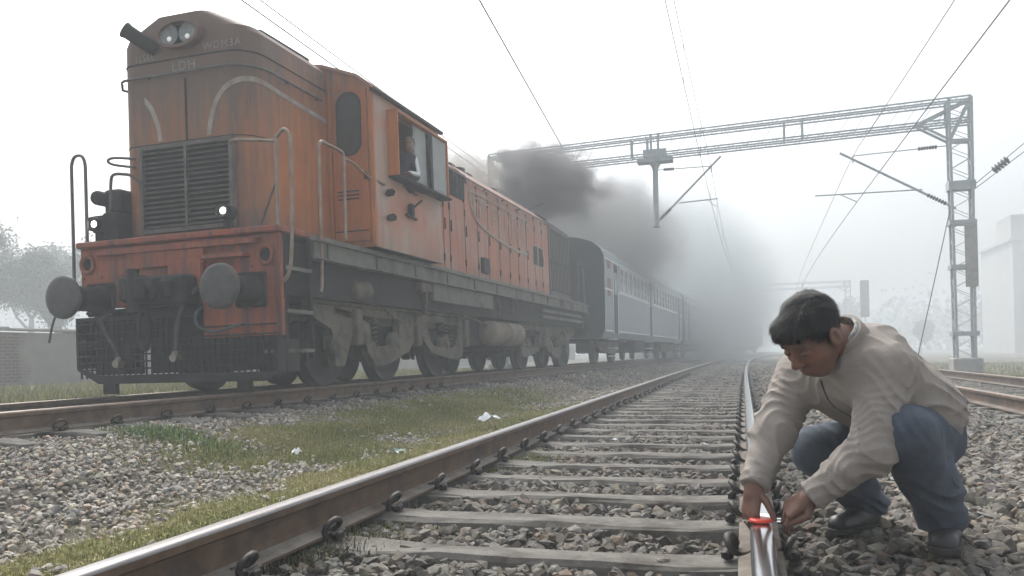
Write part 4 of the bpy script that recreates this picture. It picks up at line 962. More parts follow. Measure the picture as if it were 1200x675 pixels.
# ------------------------------------------------------------------ boundary wall on the left
m_brick=bpy.data.materials.new('old_plastered_brick'); m_brick.use_nodes=True
N=m_brick.node_tree.nodes; L=m_brick.node_tree.links; B=N['Principled BSDF']; B.inputs['Roughness'].default_value=.95
tc=N.new('ShaderNodeTexCoord'); sx=N.new('ShaderNodeSeparateXYZ'); cx_=N.new('ShaderNodeCombineXYZ'); L.new(tc.outputs['Object'],sx.inputs[0]); L.new(sx.outputs['Y'],cx_.inputs['X']); L.new(sx.outputs['Z'],cx_.inputs['Y'])
br=N.new('ShaderNodeTexBrick'); br.inputs['Scale'].default_value=1; br.inputs['Brick Width'].default_value=.24; br.inputs['Row Height'].default_value=.085; br.inputs['Mortar Size'].default_value=.012
br.inputs['Color1'].default_value=(.17,.12,.095,1); br.inputs['Color2'].default_value=(.12,.10,.09,1); br.inputs['Mortar'].default_value=(.20,.19,.17,1); L.new(cx_.outputs[0],br.inputs['Vector'])
nz=N.new('ShaderNodeTexNoise'); nz.inputs['Scale'].default_value=.75; nz.inputs['Detail'].default_value=6; L.new(tc.outputs['Object'],nz.inputs['Vector'])
mr=N.new('ShaderNodeMapRange'); mr.inputs[1].default_value=-1.7; mr.inputs[2].default_value=-1.3; na=N.new('ShaderNodeMath'); na.operation='MULTIPLY_ADD'; na.inputs[1].default_value=3.0; L.new(nz.outputs[0],na.inputs[0]); nb=N.new('ShaderNodeMath'); nb.operation='ADD'; nb.inputs[1].default_value=-1.6; L.new(sx.outputs['Y'],nb.inputs[0]); L.new(nb.outputs[0],na.inputs[2]); L.new(na.outputs[0],mr.inputs[0])
n2=N.new('ShaderNodeTexNoise'); n2.inputs['Scale'].default_value=3; n2.inputs['Detail'].default_value=8; L.new(tc.outputs['Object'],n2.inputs['Vector'])
pm=N.new('ShaderNodeMix'); pm.data_type='RGBA'; pm.inputs['A'].default_value=(.33,.30,.25,1); pm.inputs['B'].default_value=(.19,.20,.21,1); L.new(n2.outputs[0],pm.inputs['Factor'])
mx=N.new('ShaderNodeMix'); mx.data_type='RGBA'; L.new(mr.outputs[0],mx.inputs['Factor']); L.new(br.outputs['Color'],mx.inputs['A']); L.new(pm.outputs['Result'],mx.inputs['B']); L.new(mx.outputs['Result'],B.inputs['Base Color'])
wl_=empty('boundary_wall',(-18.0,19,0)); tag(wl_,'old brick boundary wall with peeling plaster beyond the tracks at far left','wall')
b=MB()
for k in range(28):
    y0=-12+k*3; j=random.uniform(-.02,.02); b.box((-.12+j,y0,0),(.12+j,y0+2.99,1.56+random.uniform(-.02,.02)))
b.build('masonry',m_brick,wl_).location=(0,0,.0)
b=MB()
for k in range(84): b.box((-.17,-12+k,1.585),(.17,-11.012+k,1.66+random.uniform(-.015,.03)),bev=.012)
tag(b.build('coping',m_blk,wl_),kind='stuff')

# ------------------------------------------------------------------ trees
m_bark=mat('bark',(.09,.075,.06),(.06,.05,.045),scale=6,rough=.95)
m_leaf=tint_mat('leaf',rough=.7,bump=0.0005)
def tree(loc,h,spread,label,nl=2600,seed=1,leaf=.16,green=(.055,.075,.035),group=None):
    rg=np.random.default_rng(seed); t=empty('tree',loc); tag(t,label,'tree',group)
    tr=MB(); tips=[]
    def grow(p,d,l,r,lev):
        pts=[p]; rr=[r]; q=p.copy(); dd=d.copy()
        for i in range(4):
            dd=(dd+Vector(rg.normal(0,.13,3))+Vector((0,0,.05))).normalized(); q=q+dd*l/4; pts.append(q.copy()); rr.append(r*(1-.13*(i+1)))
            if lev>=2: tips.append(q.copy())
        tr.tube(pts,rr,7 if lev<2 else 4,cap=False)
        if lev<4:
            for k in range(3 if lev<1 else int(rg.integers(2,4))):
                a=rg.uniform(0,6.28); e=rg.uniform(.4,.95); s=Vector((math.cos(a)*e*spread,math.sin(a)*e*spread,rg.uniform(.15,.8)))
                grow(pts[int(rg.integers(2,5))],(dd*.5+s).normalized(),l*rg.uniform(.55,.8),rr[-1]*.75,lev+1)
    grow(Vector((0,0,-.2)),Vector((0,0,1)),h*.33,h*.028,0)
    tr.build('trunk',m_bark,t)
    P=np.array(tips); k=rg.integers(0,len(P),nl); c=P[k]+rg.normal(0,.028*h,(nl,3)); u=rg.normal(size=(nl,3)); u/=np.linalg.norm(u,axis=1)[:,None]; v=np.cross(u,rg.normal(size=(nl,3))); v/=np.linalg.norm(v,axis=1)[:,None]
    s=rg.uniform(.5,1.2,nl)[:,None]*leaf
    vs=np.stack([c-u*s,c+v*s*.5,c+u*s,c-v*s*.5],1).reshape(-1,3)
    f=np.arange(nl*4); col=np.repeat(np.array(green)*rg.uniform(.5,1.5,(nl,1)),4,0)
    o=bpy.data.objects.new('crown',np_mesh('crown',vs,f,np.full(nl,4),m_leaf,colors=col)); link(o); o.parent=t; return t
tg='trees fading into the fog'
tree((-48,42,0),16.0,1.5,'broad feathery tree behind the brick wall, leftmost at the edge of the picture',seed=3,nl=34000,leaf=.11,green=(.11,.12,.085),group=tg)  # left trees: haze put into the lightened leaf colour
tree((-39.5,43,0),13.0,1.5,'smaller feathery tree behind the wall, next to the locomotive buffer',seed=8,nl=30000,leaf=.11,green=(.11,.12,.085),group=tg)
tree((-62,62,0),15,1.2,'tall pale tree far behind the wall at left, seen through the other crowns',seed=5,nl=14000,leaf=.2,green=(.11,.12,.085),group=tg)
tree((24,128,0),7.5,1.4,'faint low tree in the fog left of the portal post, behind the man',seed=12,nl=7000,leaf=.28,group=tg)
tree((33,125,0),8.5,1.4,'faint tree in the fog directly behind the portal post',seed=31,nl=7000,leaf=.28,group=tg)
tree((40,100,0),8.0,1.3,'faint tree just right of the portal post in front of the foggy building',seed=14,nl=5000,leaf=.16,group=tg)
tree((16,150,0),13,1.2,'very faint tree far down the line beside the signal post',seed=21,nl=4000,leaf=.3,group=tg)
tree((-15,100,0),14,1.3,'very faint tree mass behind the end of the train',seed=23,nl=5000,leaf=.3,group=tg)
# ------------------------------------------------------------------ foggy building at right
m_bld=mat('stained_concrete_wall',(.42,.41,.39),(.33,.32,.31),scale=1.2,rough=.9)  # fog's paleness put into the wall colour so it blends in
bd=empty('apartment_building',(39,110,-.5)); tag(bd,'tall flat-roofed building with stepped roof, nearly lost in fog at far right','building')
b=MB(); b.box((-5.5,0,-.3),(10,9,9.0)); b.build('wall',m_bld,bd)
bd.scale=(1.5,1.5,1.5)
b=MB(); b.box((-5.3,1,9.2),(-3.4,5,11.2)); b.box((-3.39,1.5,9.2),(-1.6,5,10.2)); b.build('stair_tower',m_bld,bd)
b=MB(); b.box((-5.8,-.3,9.0),(10.3,9.3,9.2)); b.build('roof',m_blk,bd)
for fz in (1.2,4.2,6.9):
    for k in range(4):
        x=-4.6+k*3.4; b=MB(); b.box((x,-.06,fz),(x+1.2,-.003,fz+1.3)); w=b.build('window',m_blk,bd); b=MB(); b.box((x+.08,-.075,fz+.08),(x+1.12,-.061,fz+1.22)); b.build('pane',m_pane,w)
    b=MB(); b.box((-3,-1.1,fz-1.2),(6,-.004,fz-1.05)); b.box((-3,-1.15,fz-1.05),(6,-1.08,fz-.2)); b.build('balcony',m_bld,bd)

# ------------------------------------------------------------------ grass and weeds
rg=np.random.default_rng(21)
m_grass=tint_mat('grass_blades',rough=.75,bump=.0003)
def blades(X,Y,h,w,C,name,lean=.35):
    n=len(X); Z=ground_z(X,Y)+undul(X,Y)-.01
    a=rg.uniform(0,2*np.pi,n); dx,dy=np.cos(a),np.sin(a); la=rg.uniform(0,2*np.pi,n); ll=np.abs(rg.normal(0,lean,n))*h; lx,ly=np.cos(la)*ll,np.sin(la)*ll
    b0=np.stack([X-dx*w,Y-dy*w,Z],-1); b1=np.stack([X+dx*w,Y+dy*w,Z],-1)
    m0=np.stack([X-dx*w*.7+lx*.35,Y-dy*w*.7+ly*.35,Z+h*.55],-1); m1=np.stack([X+dx*w*.7+lx*.35,Y+dy*w*.7+ly*.35,Z+h*.55],-1)
    tp=np.stack([X+lx,Y+ly,Z+h*.98-ll*.35],-1)
    vs=np.stack([b0,b1,m1,m0,tp],1).reshape(-1,3); base=(np.arange(n)*5)[:,None]
    q4=base+np.array([0,1,2,3]); t3=base+np.array([3,2,4])
    fl=np.concatenate([q4,t3],1).ravel(); lt=np.tile([4,3],n)
    cc=np.repeat(C,5,0)
    o=bpy.data.objects.new(name,np_mesh(name,vs,fl,lt,m_grass,colors=cc)); link(o); tag(o,kind='stuff'); return o
GC=np.array([(.27,.27,.085),(.19,.22,.065),(.36,.32,.13),(.44,.38,.20),(.15,.18,.06)])
n=900000; X=rg.uniform(-5.5,-1.95,n); Y=rg.uniform(2.2,17,n); g=grassy(X,Y); k=(rg.random(n)<g**1.6*.9)&in_view(X,Y); X,Y=X[k],Y[k]; n=len(X); print('grass',n)
patch=.5+.5*np.sin(X*3.1+1.7*np.sin(Y*1.3))*np.sin(Y*2.3)
ci=np.where(rg.random(n)<patch*.9,2+rg.integers(0,2,n),rg.choice([0,1,4,0],n))
blades(X,Y,rg.uniform(.012,.055,n)*(.7+.6*grassy(X,Y)),rg.uniform(.0012,.0026,n)*(1+Y*.05),GC[ci]*rg.uniform(.7,1.3,(n,1)),'grass',.9)
def tuft(cx,cy_,rx,ry,n,h,cols,name='weeds',w=.004,lean=.5):
    X=rg.normal(cx,rx,n); Y=rg.normal(cy_,ry,n); C=np.array(cols)[rg.integers(0,len(cols),n)]*rg.uniform(.6,1.35,(n,1))
    return X,Y,rg.uniform(.35,1,n)*h,np.full(n,w)*rg.uniform(.5,1.2,n),C
G1=[(.15,.24,.07),(.20,.27,.09),(.10,.16,.05)]; G2=[(.22,.23,.08),(.16,.19,.06),(.3,.26,.12)]; G3=[(.09,.085,.04),(.06,.07,.03),(.12,.10,.05)]
T_=[tuft(-4.5,5.7,.20,.14,1100,.10,G1,w=.006),tuft(-3.9,5.65,.17,.12,600,.08,G1,w=.006),tuft(-4.2,5.5,.3,.1,500,.06,G2,w=.005),tuft(-5.6,5.95,.10,.08,420,.13,G1,w=.006),
    tuft(-1.55,5.75,.14,.22,2600,.09,G2),tuft(-1.52,3.45,.10,.30,2400,.07,G3+G2),tuft(-1.60,2.95,.08,.16,900,.09,G3),tuft(-1.50,4.3,.06,.15,500,.06,G3),
    tuft(-3.7,13.5,.35,.8,1500,.10,G1+G2,w=.006),tuft(-4.1,9.0,.3,.5,900,.06,G2),tuft(.28,3.2,.0,.0,1,.01,G3),tuft(-1.0,9.4,.08,.2,300,.06,G2),tuft(-.6,8.4,.1,.15,260,.05,G1)]
blades(*[np.concatenate([t[i] for t in T_]) for i in range(5)],'weeds',.6)
n=52000; X=rg.uniform(-18,-8.3,n); Y=rg.uniform(9,34,n); k=in_view(X,Y,.5)&(rg.random(n)<.3+.7*(np.sin(X*1.3)*np.sin(Y*.9+X)>-.2)); X,Y=X[k],Y[k]; n=len(X)
blades(X,Y,rg.uniform(.08,.30,n),rg.uniform(.006,.012,n),GC[rg.integers(0,5,n)]*rg.uniform(.6,1.3,(n,1)),'field_weeds',.4)
n=30000; X=rg.uniform(6.6,22,n); Y=rg.uniform(12,50,n); k=in_view(X,Y,.5); X,Y=X[k],Y[k]; n=len(X)
blades(X,Y,rg.uniform(.04,.16,n),rg.uniform(.006,.014,n),GC[rg.integers(0,5,n)]*rg.uniform(.6,1.2,(n,1)),'verge_grass',.4)

# ------------------------------------------------------------------ litter
def crumple(loc,sx,sy,sz,col,label,cat='litter',seed=0,name='litter'):
    r=np.random.default_rng(seed); b=MB(); n=7; vs=[]
    for i in range(n):
        for j in range(n):
            u,v=i/(n-1)-.5,j/(n-1)-.5; vs.append((u*sx+r.normal(0,.06)*sx,v*sy+r.normal(0,.06)*sy,(.5-abs(u)-abs(v)*.5)*sz+abs(r.normal(0,.3))*sz))
    fs=[(i*n+j,(i+1)*n+j,(i+1)*n+j+1,i*n+j+1) for i in range(n-1) for j in range(n-1)]; b.add(vs,fs)
    o=b.build(name,mat('litter_film',col,None,rough=.5)); o.location=loc; o.rotation_euler=(0,0,r.uniform(0,3)); md=o.modifiers.new('thick','SOLIDIFY'); md.thickness=.002; tag(o,label,cat); return o
crumple((-3.93,10.2,.06),.26,.14,.08,(.60,.50,.45),'pinkish crumpled paper scrap lying on the grass beside the ballast',seed=1)
crumple((-2.50,8.15,.10),.20,.14,.08,(.85,.86,.87),'bright white crumpled bag close behind the near rail',seed=2)
crumple((-3.33,5.78,.03),.085,.05,.05,(.82,.82,.80),'small white scrap on the grass, nearest piece of litter to the camera',seed=3)
crumple((-2.60,6.05,.02),.16,.07,.035,(.36,.47,.44),'pale teal plastic scrap in the grass beside the near rail',seed=4)
crumple((-1.05,7.0,.03),.05,.04,.02,(.75,.75,.75),'tiny white scrap between two sleepers of the near track',seed=5)
crumple((-.30,6.7,.03),.05,.03,.02,(.75,.77,.8),'tiny white scrap near the bright rail among the sleepers',seed=6)
b=MB(); r=np.random.default_rng(9)
vs=[];ns,nr=14,6
for i in range(nr):
    for j in range(ns):
        a=2*math.pi*j/ns; q_=(i/(nr-1)); rr=(.19*(1-q_**2)+.01)*(1+r.normal(0,.08)); vs.append((rr*math.cos(a)*1.4,rr*math.sin(a)*.8,.085*q_+r.normal(0,.004)))
b.loft([vs[i*ns:(i+1)*ns] for i in range(nr)],smooth=True); o=b.build('earth_heap',mat('earth_heap',(.09,.065,.045),(.16,.12,.09),scale=20,rough=1,bump=.01)); o.location=(-4.0,4.85,-.045); tag(o,'small brown heap of earth lying among stones beside the green weeds','earth heap')
# a far wood, added as one dark mass to grey the bright horizon
rg=np.random.default_rng(77); PP=[]
for sx_,x0,x1 in ((1,30,230),(-1,-330,-34)):
    for _ in range(170):
        x=rg.uniform(x0,x1); y=rg.uniform(150,260) if x>0 or x<-90 else rg.uniform(120,230); h=rg.uniform(8,17); m=260
        c=np.stack([x+rg.normal(0,h*.28,m),y+rg.normal(0,h*.28,m),np.clip(rg.normal(h*.45,h*.2,m),0,h)],-1); PP.append(c)
PP=np.concatenate(PP); nl=len(PP); u=rg.normal(size=(nl,3)); u/=np.linalg.norm(u,axis=1)[:,None]; v=np.cross(u,rg.normal(size=(nl,3))); v/=np.linalg.norm(v,axis=1)[:,None]; s=rg.uniform(.35,.75,nl)[:,None]
vs=np.stack([PP-u*s,PP+v*s*.7,PP+u*s,PP-v*s*.7],1).reshape(-1,3)
o=bpy.data.objects.new('distant_wood',np_mesh('distant_wood',vs,np.arange(nl*4),np.full(nl,4),m_leaf,colors=np.repeat(np.array([.05,.065,.04])*rg.uniform(.6,1.4,(nl,1)),4,0))); link(o); tag(o,kind='stuff')
# ------------------------------------------------------------------ people, modelled as smooth implicit surfaces
def nets(f, lo, hi, h):
    """surface of f=0 inside the box, as vertices and quads (naive surface nets)"""
    lo=np.array(lo,float); n=np.ceil((np.array(hi)-lo)/h).astype(int)+1
    ax=[lo[i]+h*np.arange(n[i]) for i in range(3)]
    P=np.stack(np.meshgrid(*ax,indexing='ij'),-1).reshape(-1,3)
    D=np.concatenate([f(P[i:i+400000]) for i in range(0,len(P),400000)]).reshape(n)
    S=D<0; c=[S[i:n[0]-1+i,j:n[1]-1+j,k:n[2]-1+k] for i in (0,1) for j in (0,1) for k in (0,1)]
    cnt=sum(x.astype(np.int8) for x in c); act=(cnt>0)&(cnt<8); idx=-np.ones(act.shape,int); cells=np.argwhere(act); idx[tuple(cells.T)]=np.arange(len(cells))
    acc=np.zeros((len(cells),3)); num=np.zeros(len(cells))
    offs=np.array([(i,j,k) for i in (0,1) for j in (0,1) for k in (0,1)])
    for a in range(8):
        for b_ in range(a+1,8):
            if np.abs(offs[a]-offs[b_]).sum()!=1: continue
            ca=cells+offs[a]; cb=cells+offs[b_]; da=D[tuple(ca.T)]; db=D[tuple(cb.T)]; m=(da<0)!=(db<0)
            t=np.where(m,da/np.where(m,da-db,1),0); p=offs[a]+(offs[b_]-offs[a])*t[:,None]
            acc[m]+=p[m]; num[m]+=1
    V_=lo+h*(cells+acc/num[:,None]); Q=[]
    for d in range(3):
        o=[0,0,0]; o[d]=1; sl0=[slice(1,-1)]*3; sl0[d]=slice(0,n[d]-1)
        A_=D[tuple(sl0)]; sl1=list(sl0); sl1[d]=slice(1,n[d]); B_=D[tuple(sl1)]
        e=np.argwhere((A_<0)!=(B_<0)); 
        base=e.copy(); 
        for q in range(3):
            if q!=d: base[:,q]+=1
        inside=D[tuple(base.T)]<0
        u,v=[(1,2),(2,0),(0,1)][d]
        def ix(du,dv):
            c_=base.copy(); c_[:,u]-=du; c_[:,v]-=dv; return idx[tuple(c_.T)]
        q4=np.stack([ix(0,0),ix(1,0),ix(1,1),ix(0,1)],-1); q4[~inside]=q4[~inside][:,::-1]; Q.append(q4)
    return V_,np.concatenate(Q)
def cap_(P,a,b,ra,rb):
    a=np.array(a,float);b=np.array(b,float);ba=b-a;t=np.clip(((P-a)@ba)/(ba@ba),0,1)
    return np.linalg.norm(P-a-t[:,None]*ba,axis=1)-(ra+(rb-ra)*t)
def ell(P,c,r,Mx=None):
    q=P-np.array(c)
    if Mx is not None: q=q@Mx
    r=np.array(r,float); k0=np.linalg.norm(q/r,axis=1); k1=np.linalg.norm(q/(r*r),axis=1)+1e-9
    return k0*(k0-1)/k1
def su(a,b,k): h=np.clip(.5+.5*(b-a)/k,0,1); return b+(a-b)*h-k*h*(1-h)
def ss(a,b,k): return -su(-a,b,k)       # a minus b
def fold(P,f1,seed,dirv):
    d=np.array(dirv,float); d/=np.linalg.norm(d); s=P@d
    w=.5*np.sin(P@np.array([13.,7,11])+seed)+.45*np.sin(P@np.array([-9.,17,6])+2*seed)+.25*np.sin(P@np.array([31.,-23,27])+seed)
    am=.5+.5*np.sin(P@np.array([-11.,19,14])+1.7*seed)*np.sin(P@np.array([17.,9,-13])-seed)
    x=np.sin(f1*.62*s*6.2832+w*5+seed); return (1-np.abs(x)**.6)*(.25+1.3*am)
def np_obj(name,parts,m,parent=None,colfn=None,smooth=True,iters=0):
    VV=[];QQ=[];o_=0
    for v,q in parts: VV.append(v);QQ.append(q+o_);o_+=len(v)
    V_=np.concatenate(VV);Q_=np.concatenate(QQ)
    c=colfn(V_) if colfn else None
    me=np_mesh(name,V_,Q_.ravel(),np.full(len(Q_),4),m,colors=c,smooth=smooth)
    o=bpy.data.objects.new(name,me); link(o)
    if parent: o.parent=parent
    return o
# frames
HC=np.array([.203,2.755,.810]); YW,PT_=R(47),R(42)
hf0=np.array([-math.sin(YW),-math.cos(YW),0]); Hf=hf0*math.cos(PT_)+np.array([0,0,-math.sin(PT_)]); Hu=hf0*math.sin(PT_)+np.array([0,0,math.cos(PT_)])
tl=R(6); Hl=np.cross(Hu,Hf); Hu=Hu*math.cos(tl)+Hl*math.sin(tl); Hl=np.cross(Hu,Hf)
HM=np.stack([Hf,Hl,Hu],1)               # columns: forward, left, up
HS=.985
def loc(P): return (P-HC)@HM/HS
NB=np.array([.330,2.925,.765])
def head_sdf(P):
    q=loc(P)
    d=ell(q,(-.012,0,.03),(.100,.079,.094)); d=su(d,ell(q,(.028,0,-.045),(.066,.060,.078)),.03)
    d=su(d,cap_(q,(.050,-.02,-.100),(.050,.02,-.100),.026,.026),.03)
    for s in (-1,1):
        d=su(d,ell(q,(.045,s*.038,-.038),(.038,.030,.032)),.02); d=su(d,cap_(q,(-.01,s*.058,-.055),(.035,s*.035,-.098),.018,.018),.03)
    d=su(d,cap_(q,(.080,-.036,.020),(.080,.036,.020),.013,.013),.02)
    for s in (-1,1): d=ss(d,ell(q,(.103,s*.033,-.004),(.02,.020,.013)),.014)
    d=su(d,cap_(q,(.088,0,.008),(.113,0,-.034),.009,.0135),.012)
    for s in (-1,1):
        d=su(d,ell(q,(.103,s*.0135,-.038),(.012,.009,.008)),.006); d=su(d,ell(q,(.079,s*.032,-.006),(.017,.017,.0125)),.004)
        e=ell(q,(-.005,s*.086,-.012),(.024,.010,.034)); e=ss(e,ell(q,(.002,s*.096,-.010),(.013,.007,.022)),.006); d=su(d,e,.008)
    for z,r,x in ((-.066,.0068,.0915),(-.0785,.0078,.089)): d=su(d,cap_(q,(x,0,z),(x-.012,.024,z-.001),r,r*.45),.006); d=su(d,cap_(q,(x,0,z),(x-.012,-.024,z-.001),r,r*.45),.006)
    d*=HS; nk=(NB-HC)@HM/HS
    d=su(d,cap_(q,(-.035,0,-.045),nk,.060,.070)*HS,.03)
    return d
def hair_sdf(P):
    q=loc(P)
    n=.0006*np.sin(q[:,1]*430+q[:,0]*90+3*np.sin(q[:,2]*60+q[:,0]*30))+.0012*np.sin(q[:,1]*95+q[:,0]*60+2*np.sin(q[:,2]*40))+.0016*np.sin(q[:,0]*70-q[:,2]*50+2*np.sin(q[:,1]*50))
    d=ell(q,(-.016,0,.034),(.104,.082,.097))+n; d=su(d,ell(q,(.058,-.015,.070),(.050,.052,.032))+n,.03)
    line=np.interp(q[:,0],[-.2,-.05,-.022,-.018,.012,.03,.05,.07,.2],[-.085,-.082,-.06,.006,-.012,.0,.030,.048,.052])+.004*np.sin(q[:,1]*150)
    d=np.maximum(d,(line-q[:,2])*.8); 
    return d*HS
def hand_parts(w,d,n,curl,spread=.0,thumb=1,sc=1.,thumb_dir=None,tc=(.3,.3)):
    """w wrist, d pointing, n back-of-hand normal; thumb=+1 on side s=d x n"""
    w=np.array(w,float);d=np.array(d,float);d/=np.linalg.norm(d);n=np.array(n,float);n-=d*(n@d);n/=np.linalg.norm(n);s=np.cross(d,n)*thumb
    C=[]; pc=w+d*.05*sc
    pal=[(w-d*.03,w+d*.02,.026,.027),(w+s*.010,w+d*.082*sc+s*.026,.022,.0125),(w,w+d*.086*sc+s*.006,.022,.0125),(w-s*.008,w+d*.082*sc-s*.014,.020,.012),(w-s*.014,w+d*.074*sc-s*.030,.018,.0105)]
    C+=[('p',)+x for x in pal]
    bases=[(.082,.026),(.087,.006),(.082,-.014),(.074,-.031)]; L=[.074,.082,.076,.060]; rr=[.0098,.0098,.0092,.0082]
    for k,((bd,bs),ln) in enumerate(zip(bases,L)):
        p=w+d*bd*sc+s*bs*sc-n*.002; ang=0; sp=(1.5-k)*spread
        for j,(fr,cu) in enumerate(zip((.46,.30,.24),curl[k])):
            ang+=cu; v=d*math.cos(ang)-n*math.sin(ang)+s*math.sin(sp)*.6; v/=np.linalg.norm(v); q=p+v*ln*fr*sc
            C.append(('f%d'%k,p,q,rr[k]*(1-.09*j)*sc,rr[k]*(1-.09*(j+1))*sc)); p=q
    td=np.array(thumb_dir,float) if thumb_dir is not None else d*.75+s*.65-n*.3; td/=np.linalg.norm(td)
    p=w+d*.014*sc+s*.020*sc-n*.006; q=p+(d*.6+s*.55-n*.35)*.040*sc; C.append(('t',p,q,.0165*sc,.0125*sc)); 
    r_=q+td*.034*sc; C.append(('t',q,r_,.0118*sc,.0105*sc)); t2=td+(d*.3-s*.35)*tc[0]; t2/=np.linalg.norm(t2); C.append(('t',r_,r_+t2*.028*sc,.0105*sc,.0085*sc))
    return C
def hand_sdf(C):
    def f(P):
        pal=None; 
        for c in C:
            if c[0]=='p': e=cap_(P,*c[1:]); pal=e if pal is None else su(pal,e,.012)
        out=pal
        for key in ('f0','f1','f2','f3','t'):
            fd=None
            for c in C:
                if c[0]==key: e=cap_(P,*c[1:]); fd=e if fd is None else su(fd,e,.002)
            out=su(out,fd,.003)
        return out
    return f
WL=np.array([.196,2.765,.302]); WR_=np.array([.026,2.822,.318])
HL=hand_parts(WL,(-.80,.06,-.52),(-.35,-.55,.75),[(.55,.55,.35),(.75,.7,.5),(.9,.8,.5),(1.05,.95,.5)],.12,thumb=-1,sc=1.0,thumb_dir=(-.85,.10,-.50))
HR=hand_parts(WR_,(-.16,-.22,-.96),(-.75,-.62,.15),[(.45,.55,.4),(.32,.62,.5),(.25,.62,.5),(.22,.6,.5)],.13,thumb=-1,sc=1.0,thumb_dir=(.42,-.28,-.85))
J={k:np.array(v) for k,v in dict(shL=(.430,2.835,.690),elL=(.372,2.735,.455),shR=(.190,3.04,.675),elR=(.092,2.93,.487),
  hipL=(.575,3.05,.450),knL=(.468,2.765,.505),anL=(.612,3.005,.215),hipR=(.53,3.26,.44),knR=(.245,3.15,.405),anR=(.436,3.40,.185)).items()}
def jacket_sdf(P):
    d=cap_(P,(.385,2.885,.680),(.595,3.04,.545),.122,.106); d=su(d,cap_(P,(.265,3.00,.680),(.50,3.20,.52),.116,.108),.06)
    d=su(d,cap_(P,(.345,2.955,.700),(.55,3.12,.580),.132,.124),.06)
    d=su(d,cap_(P,J['shL'],J['shR'],.068,.068),.06); d=su(d,cap_(P,(.335,2.945,.745),(.42,3.0,.74),.085,.10),.06)
    fo=fold(P,7.5,1.3,(.35,-.2,.9)); fo2=fold(P,11,4.1,(.8,.1,-.45))
    body=d-.013*fo*np.clip((P[:,0]-.38)*4,0,1)-.006*fo2
    a=cap_(P,J['shL'],J['elL'],.083,.066); a=su(a,cap_(P,J['elL'],WL+(J['elL']-WL)*.02,.064,.043),.03)
    ax=(J['elL']-J['shL']); a=a-.0085*fold(P,12,.4,(.5,-.1,.9))-.0045*fold(P,21,2.,(-.2,.4,.9))
    a=np.maximum(a,-((P-WL)@((J['elL']-WL)/np.linalg.norm(J['elL']-WL)))+.004)
    e=cap_(P,J['shR'],J['elR'],.080,.064); e=su(e,cap_(P,J['elR'],WR_+(J['elR']-WR_)*.02,.062,.043),.03)
    e=e-.0085*fold(P,11,2.4,(.3,.1,1.0))-.0045*fold(P,20,1.,(.2,.4,.9))
    e=np.maximum(e,-((P-WR_)@((J['elR']-WR_)/np.linalg.norm(J['elR']-WR_)))+.004)
    for W,E_,nm in ((WL,'elL',0),(WR_,'elR',1)):
        u=(J[E_]-W)/np.linalg.norm(J[E_]-W); h=(P-W)@u; rr=np.linalg.norm(P-W-h[:,None]*u,axis=1); bandm=(np.abs(h-.018)<.016)&(rr<.07)
        if nm==0: a=a-np.where(bandm,.003,0)
        else: e=e-np.where(bandm,.003,0)
    out=su(su(body,a,.022),e,.022)
    tx=np.array([.66,.56,-.50]); tx/=np.linalg.norm(tx); s=(P-np.array([.60,3.12,.515]))@tx
    out=np.maximum(out,s-.065)                         # hem
    band=np.abs(s-.045)<.022; out=out+np.where(band,.004,0)
    nk=(NB-np.array([.0,.0,0])); hd=HC-NB; hd=hd/np.linalg.norm(hd)
    out=np.maximum(out,-(cap_(P,NB-hd*.03,NB+hd*.2,.056,.074)))   # neck opening
    return out
hdv=HC-NB; hdv/=np.linalg.norm(hdv)
CV=(hdv+np.array([.0,.0,.75])); CV/=np.linalg.norm(CV)
def collar_sdf(P):
    c0=NB+hdv*.052+np.array([.010,.006,.004]); q=P-c0; h=q@CV; r=np.linalg.norm(q-h[:,None]*CV,axis=1); R0=.087+.22*np.clip(h,-.05,.1)*(-1)
    d=np.maximum(np.abs(r-R0)-.0065,np.abs(h-.006)-.045)
    fr=q@np.array(hf0); d=np.maximum(d,fr-.066); return d
def shirt_sdf(P):
    c0=NB+hdv*.052+np.array([.010,.006,.004]); q=P-c0; h=q@CV; r=np.linalg.norm(q-h[:,None]*CV,axis=1); R0=.077-.18*np.clip(h,-.05,.1)
    d=np.maximum(np.abs(r-R0)-.0045,np.abs(h-.012)-.047); fr=q@np.array(hf0); return np.maximum(d,fr-.060)
def trousers_sdf(P):
    d=cap_(P,(.575,3.09,.475),(.53,3.22,.465),.118,.115); d=su(d,cap_(P,J['hipL'],J['knL'],.112,.084),.05); d=su(d,cap_(P,J['hipR'],J['knR'],.108,.084),.05)
    d=su(d,cap_(P,(.585,3.11,.52),(.53,3.21,.52),.108,.105),.04)
    l=su(cap_(P,J['knL']+np.array([.004,.01,-.012]),J['anL'],.084,.066),cap_(P,(.565,2.93,.36),(.60,2.99,.30),.082,.078),.03); r=su(cap_(P,J['knR']+np.array([.01,.01,-.012]),J['anR'],.082,.064),cap_(P,(.35,3.28,.31),(.40,3.35,.25),.078,.072),.03)
    l=su(l,ell(P,tuple(J['anL']+np.array([0,0,-.005])),(.078,.078,.06)),.02); r=su(r,ell(P,tuple(J['anR']+np.array([0,0,-.005])),(.076,.076,.06)),.02)
    l=l-.009*fold(P,10,2.2,(.2,.2,1))*np.clip((.52-P[:,2])*5,0,1); r=r-.009*fold(P,10,.2,(.3,.2,1))
    l=np.maximum(l,(.165-P[:,2])); r=np.maximum(r,(.14-P[:,2]))
    out=su(su(d-.007*fold(P,8,.9,(.7,.3,.5)),l,.025),r,.025); return out
